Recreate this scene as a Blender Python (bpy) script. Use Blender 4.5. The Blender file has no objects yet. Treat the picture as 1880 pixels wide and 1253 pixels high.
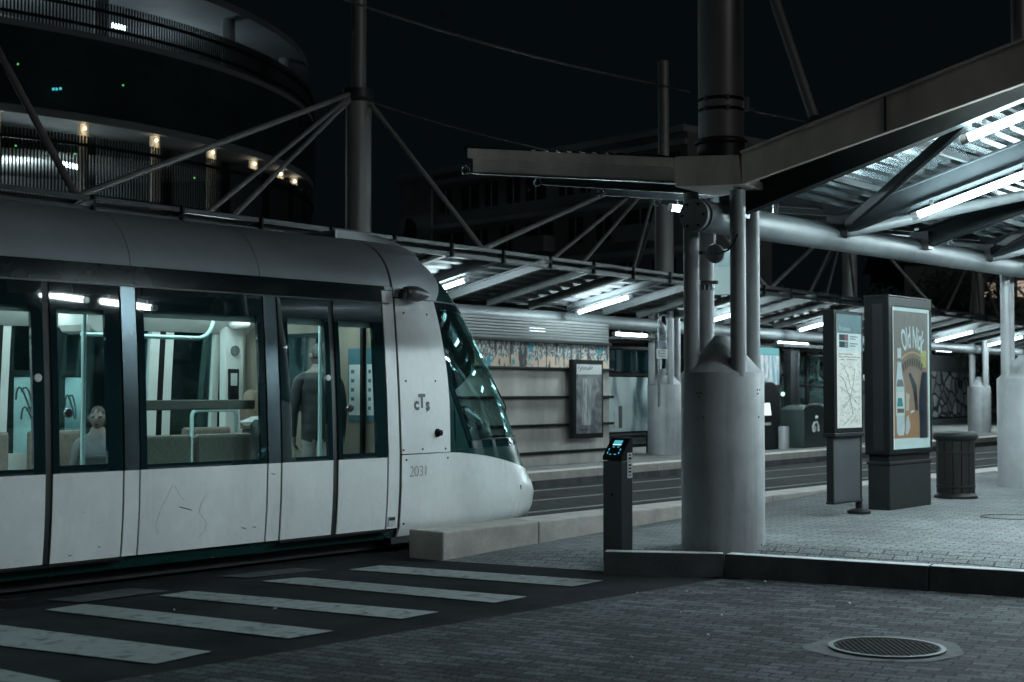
import bpy, math, random
from mathutils import Vector, Matrix, Quaternion
random.seed(7)
sc = bpy.context.scene
COL = sc.collection
PI = math.pi

# ------------------------------------------------------------------ survey of the place
CAM_Z, FPX, TILT = 1.55, 2611.0, math.radians(2.05)
HEAD = math.radians(39.9)                       # heading of the tram track, right of the view
U = Vector((math.sin(HEAD), math.cos(HEAD), 0)) # along the track
N = Vector((math.cos(HEAD), -math.sin(HEAD), 0))# across, towards the camera
Z = Vector((0, 0, 1))
CT, ST = math.cos(TILT), math.sin(TILT)

def ray(px, py):
    r, u = (px-940)/FPX, -(py-626.5)/FPX
    return Vector((r, CT-u*ST, ST+u*CT))
def proj(p):
    q = Vector(p)-Vector((0, 0, CAM_Z))
    f = q.y*CT+q.z*ST; u = -q.y*ST+q.z*CT
    return 940+q.x/f*FPX, 626.5-u/f*FPX
def G(px, py, z=0.0):                           # the point at height z
    d = ray(px, py); t = (z-CAM_Z)/d.z
    return Vector((d.x*t, d.y*t, z))
def D(px, py, y):                               # the point at distance y
    d = ray(px, py); t = y/d.y
    return Vector((d.x*t, y, CAM_Z+d.z*t))
def VP(px, py, v):                              # the point on the upright plane v
    d = ray(px, py); t = v/d.dot(N)
    return Vector((d.x*t, d.y*t, CAM_Z+d.z*t))
def UV(u, v, z=0.0):
    return U*u+N*v+Z*z

# ------------------------------------------------------------------ materials
def nodes(name):
    m = bpy.data.materials.new(name); m.use_nodes = True
    nt = m.node_tree; nt.nodes.clear()
    out = nt.nodes.new('ShaderNodeOutputMaterial')
    return m, nt, out
def rgb(c): return (c[0], c[1], c[2], 1) if not isinstance(c, (int, float)) else (c, c, c, 1)
def mk(name, col, rough=.5, metal=0., var=.18, scale=2.5, bump=0., bscale=60., spec=.5, coat=0., speck=0., streak=1.):
    m, nt, out = nodes(name)
    b = nt.nodes.new('ShaderNodeBsdfPrincipled')
    tc = nt.nodes.new('ShaderNodeTexCoord')
    mp = nt.nodes.new('ShaderNodeMapping'); mp.inputs['Scale'].default_value = (1, 1, 1/streak)
    nt.links.new(tc.outputs['Object'], mp.inputs['Vector'])
    n = nt.nodes.new('ShaderNodeTexNoise'); n.inputs['Scale'].default_value = scale; n.inputs['Detail'].default_value = 6
    n.inputs['Roughness'].default_value = .65
    nt.links.new(mp.outputs[0], n.inputs['Vector'])
    r = nt.nodes.new('ShaderNodeValToRGB')
    c = rgb(col)
    r.color_ramp.elements[0].position = .3; r.color_ramp.elements[1].position = .7
    r.color_ramp.elements[0].color = tuple(x*(1-var) for x in c[:3])+(1,)
    r.color_ramp.elements[1].color = tuple(min(1, x*(1+var)) for x in c[:3])+(1,)
    nt.links.new(n.outputs['Fac'], r.inputs['Fac'])
    src = r.outputs['Color']
    if speck:
        n2 = nt.nodes.new('ShaderNodeTexNoise'); n2.inputs['Scale'].default_value = 160; n2.inputs['Detail'].default_value = 2
        nt.links.new(tc.outputs['Object'], n2.inputs['Vector'])
        mx = nt.nodes.new('ShaderNodeMixRGB'); mx.blend_type = 'OVERLAY'; mx.inputs[0].default_value = speck
        nt.links.new(src, mx.inputs[1]); nt.links.new(n2.outputs['Fac'], mx.inputs[2]); src = mx.outputs[0]
    nt.links.new(src, b.inputs['Base Color'])
    mr = nt.nodes.new('ShaderNodeMapRange')
    mr.inputs['To Min'].default_value = max(.02, rough*.8); mr.inputs['To Max'].default_value = min(1, rough*1.25)
    nt.links.new(n.outputs['Fac'], mr.inputs['Value']); nt.links.new(mr.outputs[0], b.inputs['Roughness'])
    b.inputs['Metallic'].default_value = metal
    b.inputs['Specular IOR Level'].default_value = spec
    b.inputs['Coat Weight'].default_value = coat; b.inputs['Coat Roughness'].default_value = .0 if coat == 1 else .06
    if bump:
        n3 = nt.nodes.new('ShaderNodeTexNoise'); n3.inputs['Scale'].default_value = bscale; n3.inputs['Detail'].default_value = 4
        nt.links.new(tc.outputs['Object'], n3.inputs['Vector'])
        bp = nt.nodes.new('ShaderNodeBump'); bp.inputs['Strength'].default_value = bump; bp.inputs['Distance'].default_value = .01
        nt.links.new(n3.outputs['Fac'], bp.inputs['Height']); nt.links.new(bp.outputs[0], b.inputs['Normal'])
    nt.links.new(b.outputs[0], out.inputs['Surface'])
    return m
def emit(name, col, s):
    m, nt, out = nodes(name)
    e = nt.nodes.new('ShaderNodeEmission'); e.inputs['Color'].default_value = rgb(col); e.inputs['Strength'].default_value = s
    nt.links.new(e.outputs[0], out.inputs['Surface'])
    return m
def glow(name, col, s, rough=.4):               # a print: reflects and gives off a little light
    m, nt, out = nodes(name)
    b = nt.nodes.new('ShaderNodeBsdfPrincipled'); b.inputs['Base Color'].default_value = rgb(col)
    b.inputs['Roughness'].default_value = rough
    tc = nt.nodes.new('ShaderNodeTexCoord'); n = nt.nodes.new('ShaderNodeTexNoise'); n.inputs['Scale'].default_value = 3
    nt.links.new(tc.outputs['Object'], n.inputs['Vector'])
    mx = nt.nodes.new('ShaderNodeMixRGB'); mx.inputs[1].default_value = tuple(x*.86 for x in rgb(col)[:3])+(1,); mx.inputs[2].default_value = rgb(col)
    nt.links.new(n.outputs['Fac'], mx.inputs[0])
    nt.links.new(mx.outputs[0], b.inputs['Emission Color']); b.inputs['Emission Strength'].default_value = s
    nt.links.new(b.outputs[0], out.inputs['Surface'])
    return m
def glass(name, tint, ior=1.45, rough=.0, extra=.02, dirt=.0):
    m, nt, out = nodes(name)
    t = nt.nodes.new('ShaderNodeBsdfTransparent'); t.inputs['Color'].default_value = rgb(tint)
    g = nt.nodes.new('ShaderNodeBsdfGlossy'); g.inputs['Roughness'].default_value = rough; g.inputs['Color'].default_value = (.62, 1, .97, 1)
    f = nt.nodes.new('ShaderNodeLayerWeight'); f.inputs['Blend'].default_value = .5
    pw_ = nt.nodes.new('ShaderNodeMath'); pw_.operation = 'POWER'; pw_.inputs[1].default_value = 4.5
    nt.links.new(f.outputs['Facing'], pw_.inputs[0])
    a = nt.nodes.new('ShaderNodeMath'); a.operation = 'MULTIPLY_ADD'; a.inputs[1].default_value = .9; a.inputs[2].default_value = extra; a.use_clamp = True
    nt.links.new(pw_.outputs[0], a.inputs[0])
    mx = nt.nodes.new('ShaderNodeMixShader')
    nt.links.new(a.outputs[0], mx.inputs[0]); nt.links.new(t.outputs[0], mx.inputs[1]); nt.links.new(g.outputs[0], mx.inputs[2])
    last = mx.outputs[0]
    if dirt:
        d = nt.nodes.new('ShaderNodeBsdfDiffuse'); d.inputs['Color'].default_value = (.45, .55, .55, 1)
        tc = nt.nodes.new('ShaderNodeTexCoord'); n = nt.nodes.new('ShaderNodeTexNoise'); n.inputs['Scale'].default_value = 3.2; n.inputs['Detail'].default_value = 8
        n.inputs['Distortion'].default_value = 1.2
        nt.links.new(tc.outputs['Object'], n.inputs['Vector'])
        r = nt.nodes.new('ShaderNodeMapRange'); r.inputs['From Min'].default_value = .45; r.inputs['From Max'].default_value = .8
        r.inputs['To Max'].default_value = dirt
        nt.links.new(n.outputs['Fac'], r.inputs['Value'])
        m2 = nt.nodes.new('ShaderNodeMixShader'); nt.links.new(r.outputs[0], m2.inputs[0])
        nt.links.new(last, m2.inputs[1]); nt.links.new(d.outputs[0], m2.inputs[2]); last = m2.outputs[0]
    nt.links.new(last, out.inputs['Surface'])
    return m
def brick(name, c1, c2, mortar, rot, bw, bh, bump=.5, msize=.008, rough=.8, stain=.35):
    m, nt, out = nodes(name)
    b = nt.nodes.new('ShaderNodeBsdfPrincipled')
    tc = nt.nodes.new('ShaderNodeTexCoord'); mp = nt.nodes.new('ShaderNodeMapping')
    mp.inputs['Rotation'].default_value = (0, 0, rot)
    nt.links.new(tc.outputs['Object'], mp.inputs['Vector'])
    nd = nt.nodes.new('ShaderNodeTexNoise'); nd.inputs['Scale'].default_value = 2.2; nd.inputs['Detail'].default_value = 3
    nt.links.new(mp.outputs[0], nd.inputs['Vector'])
    dv = nt.nodes.new('ShaderNodeVectorMath'); dv.operation = 'SCALE'; dv.inputs['Scale'].default_value = .055
    nt.links.new(nd.outputs['Color'], dv.inputs[0])
    ad = nt.nodes.new('ShaderNodeVectorMath'); ad.operation = 'ADD'
    nt.links.new(mp.outputs[0], ad.inputs[0]); nt.links.new(dv.outputs[0], ad.inputs[1])
    k = nt.nodes.new('ShaderNodeTexBrick')
    k.inputs['Scale'].default_value = 1; k.inputs['Brick Width'].default_value = bw; k.inputs['Row Height'].default_value = bh
    k.inputs['Mortar Size'].default_value = msize; k.inputs['Mortar Smooth'].default_value = .35; k.inputs['Bias'].default_value = .1
    k.inputs['Color1'].default_value = rgb(c1); k.inputs['Color2'].default_value = rgb(c2); k.inputs['Mortar'].default_value = rgb(mortar)
    nt.links.new(ad.outputs[0], k.inputs['Vector'])
    n = nt.nodes.new('ShaderNodeTexNoise'); n.inputs['Scale'].default_value = .55; n.inputs['Detail'].default_value = 7; n.inputs['Roughness'].default_value = .7
    nt.links.new(tc.outputs['Object'], n.inputs['Vector'])
    r = nt.nodes.new('ShaderNodeMapRange'); r.inputs['From Min'].default_value = .3; r.inputs['From Max'].default_value = .7
    r.inputs['To Min'].default_value = 1-stain; r.inputs['To Max'].default_value = 1+stain
    nt.links.new(n.outputs['Fac'], r.inputs['Value'])
    n2 = nt.nodes.new('ShaderNodeTexNoise'); n2.inputs['Scale'].default_value = 70; n2.inputs['Detail'].default_value = 5
    nt.links.new(tc.outputs['Object'], n2.inputs['Vector'])
    r2 = nt.nodes.new('ShaderNodeMapRange'); r2.inputs['From Min'].default_value = .3; r2.inputs['From Max'].default_value = .7
    r2.inputs['To Min'].default_value = .45; r2.inputs['To Max'].default_value = 1.6
    nt.links.new(n2.outputs['Fac'], r2.inputs['Value'])
    mu = nt.nodes.new('ShaderNodeMath'); mu.operation = 'MULTIPLY'
    nt.links.new(r.outputs[0], mu.inputs[0]); nt.links.new(r2.outputs[0], mu.inputs[1])
    vm = nt.nodes.new('ShaderNodeVectorMath'); vm.operation = 'SCALE'
    nt.links.new(k.outputs['Color'], vm.inputs[0]); nt.links.new(mu.outputs[0], vm.inputs['Scale'])
    nt.links.new(vm.outputs[0], b.inputs['Base Color'])
    b.inputs['Roughness'].default_value = rough; b.inputs['Specular IOR Level'].default_value = .03
    sub = nt.nodes.new('ShaderNodeMath'); sub.operation = 'MULTIPLY_ADD'; sub.inputs[1].default_value = -1.; 
    nt.links.new(k.outputs['Fac'], sub.inputs[0]); nt.links.new(n2.outputs['Fac'], sub.inputs[2])
    bp = nt.nodes.new('ShaderNodeBump'); bp.inputs['Strength'].default_value = bump; bp.inputs['Distance'].default_value = .008
    nt.links.new(sub.outputs[0], bp.inputs['Height']); nt.links.new(bp.outputs[0], b.inputs['Normal'])
    nt.links.new(b.outputs[0], out.inputs['Surface'])
    return m
def patches(name, cols, scale, stretch=(1, 1, 1), rough=.7, det=6):  # blotchy painted surface
    m, nt, out = nodes(name)
    b = nt.nodes.new('ShaderNodeBsdfPrincipled'); b.inputs['Roughness'].default_value = rough
    tc = nt.nodes.new('ShaderNodeTexCoord'); mp = nt.nodes.new('ShaderNodeMapping'); mp.inputs['Scale'].default_value = stretch
    nt.links.new(tc.outputs['Object'], mp.inputs['Vector'])
    n = nt.nodes.new('ShaderNodeTexNoise'); n.inputs['Scale'].default_value = scale; n.inputs['Detail'].default_value = det; n.inputs['Distortion'].default_value = .6
    nt.links.new(mp.outputs[0], n.inputs['Vector'])
    r = nt.nodes.new('ShaderNodeValToRGB'); cr = r.color_ramp
    while len(cr.elements) > 1: cr.elements.remove(cr.elements[-1])
    for i, (p, c) in enumerate(cols):
        e = cr.elements[0] if i == 0 else cr.elements.new(p)
        e.position = p; e.color = rgb(c)
    nt.links.new(n.outputs['Fac'], r.inputs['Fac']); nt.links.new(r.outputs[0], b.inputs['Base Color'])
    nt.links.new(b.outputs[0], out.inputs['Surface'])
    return m

def grime(name, col, rough=.5, coat=0., lo=.62, amt=.8):   # paint with vertical run marks, scuffs and fine chips
    m, nt, out = nodes(name); b = nt.nodes.new('ShaderNodeBsdfPrincipled')
    tc = nt.nodes.new('ShaderNodeTexCoord')
    def noise(scale, sz, det, rg=.6):
        mp = nt.nodes.new('ShaderNodeMapping'); mp.inputs['Scale'].default_value = (1, 1, sz)
        nt.links.new(tc.outputs['Object'], mp.inputs['Vector'])
        n = nt.nodes.new('ShaderNodeTexNoise'); n.inputs['Scale'].default_value = scale; n.inputs['Detail'].default_value = det; n.inputs['Roughness'].default_value = rg
        nt.links.new(mp.outputs[0], n.inputs['Vector']); return n.outputs['Fac']
    def rng(x, a, c, d, e):
        r = nt.nodes.new('ShaderNodeMapRange'); nt.links.new(x, r.inputs['Value'])
        for k, v in zip(('From Min', 'From Max', 'To Min', 'To Max'), (a, c, d, e)): r.inputs[k].default_value = v
        return r.outputs[0]
    def mul(x, y):
        k = nt.nodes.new('ShaderNodeMath'); k.operation = 'MULTIPLY'; nt.links.new(x, k.inputs[0]); nt.links.new(y, k.inputs[1]); return k.outputs[0]
    runs = rng(noise(9, .07, 5), .50, .75, 1, 1-(1-lo)*amt)
    blot = rng(noise(1.7, .8, 7, .7), .35, .75, 1.04, lo)
    chip = rng(noise(55, 1, 2), .70, .76, 1, .55)
    fac = mul(mul(runs, blot), chip)
    vm = nt.nodes.new('ShaderNodeVectorMath'); vm.operation = 'SCALE'; vm.inputs[0].default_value = col
    nt.links.new(fac, vm.inputs['Scale']); nt.links.new(vm.outputs[0], b.inputs['Base Color'])
    nt.links.new(rng(fac, .4, 1, min(1, rough*1.6), rough*.9), b.inputs['Roughness'])
    b.inputs['Coat Weight'].default_value = coat; b.inputs['Coat Roughness'].default_value = .07; b.inputs['Specular IOR Level'].default_value = .4
    bp = nt.nodes.new('ShaderNodeBump'); bp.inputs['Strength'].default_value = .06; bp.inputs['Distance'].default_value = .02
    nt.links.new(noise(2.2, 1, 2), bp.inputs['Height']); nt.links.new(bp.outputs[0], b.inputs['Normal'])
    nt.links.new(b.outputs[0], out.inputs['Surface']); return m
def quilt(name, col):                            # padded jacket: soft bands with creases
    m, nt, out = nodes(name); b = nt.nodes.new('ShaderNodeBsdfPrincipled'); b.inputs['Roughness'].default_value = .6
    b.inputs['Base Color'].default_value = rgb(col)
    tc = nt.nodes.new('ShaderNodeTexCoord'); wv = nt.nodes.new('ShaderNodeTexWave'); wv.bands_direction = 'Z'; wv.inputs['Scale'].default_value = 3.2
    wv.inputs['Distortion'].default_value = 1.5; wv.inputs['Detail'].default_value = 3
    nt.links.new(tc.outputs['Object'], wv.inputs['Vector'])
    bp = nt.nodes.new('ShaderNodeBump'); bp.inputs['Strength'].default_value = .15; bp.inputs['Distance'].default_value = .02
    nt.links.new(wv.outputs['Fac'], bp.inputs['Height']); nt.links.new(bp.outputs[0], b.inputs['Normal'])
    nt.links.new(b.outputs[0], out.inputs['Surface']); return m

def frosted(*a, **k):
    m = patches(*a, **k); nt = m.node_tree
    b = next(n for n in nt.nodes if n.type == 'BSDF_PRINCIPLED'); out = next(n for n in nt.nodes if n.type == 'OUTPUT_MATERIAL')
    t = nt.nodes.new('ShaderNodeBsdfTranslucent'); mx = nt.nodes.new('ShaderNodeMixShader'); mx.inputs[0].default_value = .55
    nt.links.new(b.inputs['Base Color'].links[0].from_socket, t.inputs['Color'])
    nt.links.new(b.outputs[0], mx.inputs[1]); nt.links.new(t.outputs[0], mx.inputs[2]); nt.links.new(mx.outputs[0], out.inputs['Surface']); return m
M = {}
M['asphalt'] = mk('asphalt', (.030, .031, .033), 1., var=.35, scale=.8, bump=.9, bscale=120, speck=.9, spec=.0)
WROT = math.radians(29.4)
M['pavers'] = brick('pavers', (.078, .081, .086), (.036, .037, .040), (.020, .0205, .0215), WROT, .20, .10, bump=.7, msize=.008, stain=.45)
M['plat_pavers'] = brick('platform pavers', (.165, .172, .176), (.122, .127, .13), (.05, .052, .053), WROT, .20, .10, bump=.5, msize=.007, stain=.25)
M['far_pavers'] = brick('far platform pavers', (.17, .165, .155), (.13, .13, .125), (.06, .06, .06), HEAD, .24, .12, bump=.4)
M['track'] = brick('track pavers', (.034, .032, .030), (.024, .023, .022), (.018, .018, .018), -PI/2+HEAD+PI/2, .24, .12, bump=.7)
M['paint'] = patches('worn road paint', [(0, (.035, .037, .039)), (.34, (.065, .068, .071)), (.42, (.135, .143, .146)), (.5, (.165, .177, .18)), (1, (.20, .212, .218))], 9, rough=.9, det=12)
M['paint_old'] = mk('old road paint', (.085, .09, .093), 1., spec=.0, var=.3, scale=5, bump=.5, bscale=110, speck=.8)
M['rail'] = mk('rail steel', (.09, .092, .094), .45, 1, var=.2)
M['granite'] = mk('pale kerb granite', (.34, .31, .285), .75, var=.22, scale=4, bump=.5, bscale=90, speck=.5)
M['dark_kerb'] = mk('grimy dark granite', (.085, .086, .09), .9, spec=.05, var=.3, scale=3, bump=.4, bscale=80, speck=.5)  # kerb faces, much darker than their top slab
M['kerb_top'] = mk('worn granite top', (.42, .43, .44), .7, var=.2, scale=5, bump=.3, speck=.5)  # paler than the kerb faces
M['white'] = grime('tram white enamel', (.84, .86, .86), rough=.28, coat=.6, lo=.80, amt=.5)
M['silver'] = mk('tram roof silver', (.27, .29, .31), .45, .3, var=.08, scale=1.5)
M['black_glass'] = mk('black glass', (.008, .024, .027), .022, var=.2, spec=.7, coat=1.)  # teal in the base colour stands in for teal reflections
M['rubber'] = mk('door rubber', (.012, .012, .013), .5, var=.2)
M['band'] = mk('black cantrail', (.004, .011, .012), .14, var=.25, spec=.3)  # teal base stands in for a reflected sheen
M['green'] = mk('dark green enamel', (.010, .048, .045), .16, var=.12, coat=.8)
M['under'] = mk('underframe black', (.012, .013, .014), .6, var=.3)
M['chrome'] = mk('satin steel', (.40, .44, .46), .22, 1, var=.15, streak=6)
M['clear'] = glass('clear glass', (.83, .94, .93), extra=.06, dirt=.02)
M['screen_glass'] = glass('windscreen glass', (.74, .84, .83), extra=.03, dirt=.01)
M['shelter_glass'] = glass('shelter glass', (.62, .72, .70), extra=.04, dirt=.25)
M['cab_wall'] = mk('interior white', (.58, .57, .54), .5, var=.08)
M['int_ceiling'] = mk('interior ceiling', (.62, .62, .60), .5, var=.06)
M['int_floor'] = mk('interior floor', (.10, .10, .11), .7, var=.2)
M['wood'] = mk('beech veneer', (.22, .185, .145), .5, var=.15, scale=5, streak=12)
M['seat'] = mk('seat moquette', (.19, .155, .13), .85, var=.2, scale=30, bump=.3)
M['board'] = mk('brown rail board', (.13, .085, .06), .5, var=.2, streak=5)
M['teal_rail'] = mk('pale teal rail', (.45, .62, .62), .3, var=.06, coat=.3)
M['int_light'] = emit('interior strip light', (.80, .97, 1.), 28)
M['tube'] = emit('fluorescent tube', (.74, .95, 1.), 270)
M['col'] = grime('grey column paint', (.27, .275, .285))
M['mast'] = mk('mast paint', (.22, .213, .208), .42, .25, var=.22, scale=2.4, spec=.5, streak=4)
M['beam'] = mk('beam paint', (.60, .52, .46), .6, var=.28, scale=2.2, bump=.12, streak=2.5, spec=.3)
M['beam_dark'] = mk('dark rafter paint', (.018, .022, .024), .6, .0, var=.3, spec=.1)
M['galv'] = mk('galvanised sheet', (.12, .15, .158), .24, .9, var=.2, scale=3, streak=1)
M['tubepaint'] = mk('main tube paint', (.13, .145, .15), .45, .2, var=.2, scale=6, bump=.04)
M['edge'] = mk('edge rail paint', (.07, .074, .077), .4, .3, var=.2)
M['far_rafter'] = mk('far rafter paint', (.050, .055, .057), .5, .1, var=.25, spec=.3)
M['metal_dark'] = mk('dark fittings', (.05, .052, .055), .4, .6, var=.2)
M['concrete'] = mk('concrete panels', (.46, .435, .405), .9, var=.38, scale=1.3, bump=.3, bscale=30, streak=2.5, spec=.2)
M['cladding'] = mk('grey cladding', (.10, .105, .105), .35, .2, var=.15)
M['black'] = mk('black paint', (.006, .0065, .007), .55, var=.2, spec=.15)
M['charcoal'] = mk('charcoal casing', (.013, .014, .015), .5, .0, spec=.2, var=.2)
M['plinth'] = mk('dark green plinth', (.008, .010, .0105), .7, spec=.25, var=.3, bump=.3, speck=.4)
M['bin'] = mk('brown black barrel', (.011, .010, .0095), .55, spec=.2, var=.3, scale=8, streak=5, bump=.2)
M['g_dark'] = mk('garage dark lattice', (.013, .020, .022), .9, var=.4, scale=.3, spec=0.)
M['g_slab'] = mk('garage concrete', (.09, .093, .095), .9, var=.2, scale=.4, spec=.1)
M['g_fence'] = mk('garage fence black', (.004, .005, .0055), .6, var=.2, spec=.1)
M['g_roof'] = mk('garage roof', (.10, .11, .12), .8, .0, spec=.2, var=.15, scale=.5)
M['warm'] = emit('warm uplight', (1., .93, .70), 75)
M['strip'] = emit('garage strip light', (.75, 1., .98), 25)
M['green_led'] = emit('green indicator', (.2, 1., .25), .7)
M['teal_led'] = emit('teal indicator', (.1, .75, .85), .7)
M['facade'] = mk('dark render facade', (.115, .12, .122), .95, spec=.05, var=.2, scale=.2)
M['facade_pale'] = mk('pale gable render', (.20, .208, .21), .95, spec=.05, var=.25, scale=.3)
M['window_dark'] = mk('dark window', (.02, .022, .025), .15, var=.3)
M['window_lit'] = emit('lit window', (1., .80, .62), .36)
M['screen'] = emit('teal screen', (.12, .62, .74), .65)
M['led'] = emit('teal led', (.1, .75, 1.), .8)
M['sticker'] = mk('pale sticker', (.55, .56, .56), .5, var=.1)
M['ink'] = mk('black ink', (.012, .012, .014), .5, var=.1)
M['logo_ink'] = mk('grey logo ink', (.05, .055, .06), .5, var=.1)
M['num_ink'] = mk('grey number ink', (.07, .073, .076), .5, var=.1)
M['skin'] = mk('skin', (.17, .135, .115), .55, var=.06)
M['hair_dark'] = mk('dark hair', (.03, .024, .02), .6, var=.3, scale=25)
M['hair_grey'] = mk('grey hair', (.05, .049, .048), .6, var=.35, scale=25)
M['hair_brown'] = mk('brown hair', (.16, .11, .08), .6, var=.35, scale=25)
M['coat_dark'] = quilt('dark coat', (.014, .017, .019))
M['coat_pale'] = mk('pale striped jacket', (.13, .14, .143), .85, var=.35, scale=7, bump=.8, bscale=14)
M['trouser_pale'] = mk('pale trousers', (.24, .235, .22), .85, var=.3, scale=9, bump=.8, bscale=16)
M['fur'] = mk('pale fur collar', (.55, .56, .56), .95, var=.25, scale=40, bump=.8)

# ------------------------------------------------------------------ objects
MATS = {}                                        # placement of every thing
def root_of(o):
    while o.parent: o = o.parent
    return o
def tag(o, label=None, cat=None, group=None, kind=None):
    if label: o['label'] = label
    if cat: o['category'] = cat
    if group: o['group'] = group
    if kind: o['kind'] = kind
    return o
def thing(name, label, cat, loc=(0, 0, 0), rotz=0., group=None):
    o = bpy.data.objects.new(name, None); COL.objects.link(o)
    o.empty_display_size = .2
    o.location = loc; o.rotation_euler = (0, 0, rotz)
    MATS[o.name] = (Matrix.Translation(Vector(loc)) @ Matrix.Rotation(rotz, 4, 'Z')).inverted()
    return tag(o, label, cat, group)
def copy_tree(o, parent=None):
    c = o.copy(); COL.objects.link(c); c.parent = parent
    for ch in list(o.children): copy_tree(ch, c)
    return c

class MB:
    def __init__(s): s.v = []; s.f = []
    def add(s, vs, fs):
        k = len(s.v); s.v += [Vector(a) for a in vs]; s.f += [tuple(i+k for i in f) for f in fs]; return s
    def obox(s, c, ax, ay, az, sx, sy, sz):
        c = Vector(c); vs = [c+ax*(sx/2*i)+ay*(sy/2*j)+az*(sz/2*k) for i in (-1, 1) for j in (-1, 1) for k in (-1, 1)]
        return s.add(vs, [(0, 1, 3, 2), (4, 6, 7, 5), (0, 4, 5, 1), (2, 3, 7, 6), (0, 2, 6, 4), (1, 5, 7, 3)])
    def box(s, x0, x1, y0, y1, z0, z1):
        return s.obox(((x0+x1)/2, (y0+y1)/2, (z0+z1)/2), Vector((1, 0, 0)), Vector((0, 1, 0)), Z, x1-x0, y1-y0, z1-z0)
    def bar(s, p0, p1, w, h, up=Z):              # box from p0 to p1, w across, h high
        p0, p1 = Vector(p0), Vector(p1); a = (p1-p0); L = a.length; a.normalize()
        b = a.cross(up)
        if b.length < 1e-4: b = a.cross(Vector((1, 0, 0)))
        b.normalize(); c = b.cross(a)
        return s.obox((p0+p1)/2, a, b, c, L, w, h)
    def ring(s, c, a, b, r, n):
        return [Vector(c)+a*(r*math.cos(2*PI*i/n))+b*(r*math.sin(2*PI*i/n)) for i in range(n)]
    def tube(s, p0, p1, r0, r1=None, n=16, caps=True):
        p0, p1 = Vector(p0), Vector(p1); r1 = r0 if r1 is None else r1
        d = (p1-p0).normalized(); a = d.orthogonal().normalized(); b = d.cross(a)
        vs = s.ring(p0, a, b, r0, n)+s.ring(p1, a, b, r1, n)
        fs = [(i, (i+1) % n, n+(i+1) % n, n+i) for i in range(n)]
        if caps: fs += [tuple(range(n-1, -1, -1)), tuple(range(n, 2*n))]
        return s.add(vs, fs)
    def path(s, pts, r, n=12):
        pts = [Vector(p) for p in pts]; vs = []; fs = []
        d0 = (pts[1]-pts[0]).normalized(); a = d0.orthogonal().normalized()
        for i, p in enumerate(pts):
            d = (pts[min(i+1, len(pts)-1)]-pts[max(i-1, 0)]).normalized()
            a = (a-d*a.dot(d)).normalized(); b = d.cross(a)
            vs += s.ring(p, a, b, r, n)
        for j in range(len(pts)-1):
            fs += [(j*n+i, j*n+(i+1) % n, (j+1)*n+(i+1) % n, (j+1)*n+i) for i in range(n)]
        e = (len(pts)-1)*n
        fs += [tuple(range(n-1, -1, -1)), tuple(e+i for i in range(n))]
        return s.add(vs, fs)
    def lathe(s, c, prof, n=32, axis=Z, caps=True):
        c = Vector(c); a = axis.orthogonal().normalized(); b = axis.cross(a); vs = []; fs = []
        for r, h in prof: vs += s.ring(c+axis*h, a, b, max(r, 1e-4), n)
        for j in range(len(prof)-1):
            fs += [(j*n+i, j*n+(i+1) % n, (j+1)*n+(i+1) % n, (j+1)*n+i) for i in range(n)]
        e = (len(prof)-1)*n
        if caps: fs += [tuple(range(n-1, -1, -1)), tuple(e+i for i in range(n))]
        return s.add(vs, fs)
    def sphere(s, c, rx, ry=None, rz=None, n=16, m=10):
        ry = rx if ry is None else ry; rz = rx if rz is None else rz
        c = Vector(c); vs = [c+Vector((0, 0, -rz))]; fs = []
        for j in range(1, m):
            t = -PI/2+PI*j/m
            vs += [c+Vector((rx*math.cos(t)*math.cos(2*PI*i/n), ry*math.cos(t)*math.sin(2*PI*i/n), rz*math.sin(t))) for i in range(n)]
        vs.append(c+Vector((0, 0, rz)))
        for i in range(n): fs.append((0, 1+(i+1) % n, 1+i))
        for j in range(m-2): fs += [(1+j*n+i, 1+j*n+(i+1) % n, 1+(j+1)*n+(i+1) % n, 1+(j+1)*n+i) for i in range(n)]
        e = 1+(m-2)*n
        for i in range(n): fs.append((e+i, e+(i+1) % n, len(vs)-1))
        return s.add(vs, fs)
    def grid(s, fn, na, nb):                     # fn(i/na, j/nb) -> point
        vs = [fn(i/na, j/nb) for i in range(na+1) for j in range(nb+1)]
        fs = [(i*(nb+1)+j, (i+1)*(nb+1)+j, (i+1)*(nb+1)+j+1, i*(nb+1)+j+1) for i in range(na) for j in range(nb)]
        return s.add(vs, fs)
    def shell(s, fo, fi, na, nb):                # closed skin between an outer and an inner surface
        k = (na+1)*(nb+1); vs = [f(i/na, j/nb) for f in (fo, fi) for i in range(na+1) for j in range(nb+1)]
        q = lambda i, j, o=0: o*k+i*(nb+1)+j
        fs = [(q(i, j), q(i+1, j), q(i+1, j+1), q(i, j+1)) for i in range(na) for j in range(nb)]
        fs += [(q(i, j, 1), q(i, j+1, 1), q(i+1, j+1, 1), q(i+1, j, 1)) for i in range(na) for j in range(nb)]
        for i in range(na): fs += [(q(i, 0), q(i, 0, 1), q(i+1, 0, 1), q(i+1, 0)), (q(i, nb), q(i+1, nb), q(i+1, nb, 1), q(i, nb, 1))]
        for j in range(nb): fs += [(q(0, j), q(0, j+1), q(0, j+1, 1), q(0, j, 1)), (q(na, j), q(na, j, 1), q(na, j+1, 1), q(na, j+1))]
        return s.add(vs, fs)
    def prism(s, poly, d):                       # closed flat polygon pushed along d
        n = len(poly); poly = [Vector(p) for p in poly]; d = Vector(d)
        return s.add(poly+[p+d for p in poly], [tuple(range(n-1, -1, -1)), tuple(range(n, 2*n))]+[(i, (i+1) % n, n+(i+1) % n, n+i) for i in range(n)])
    def poly(s, pts): return s.add(pts, [tuple(range(len(pts)))])
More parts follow.
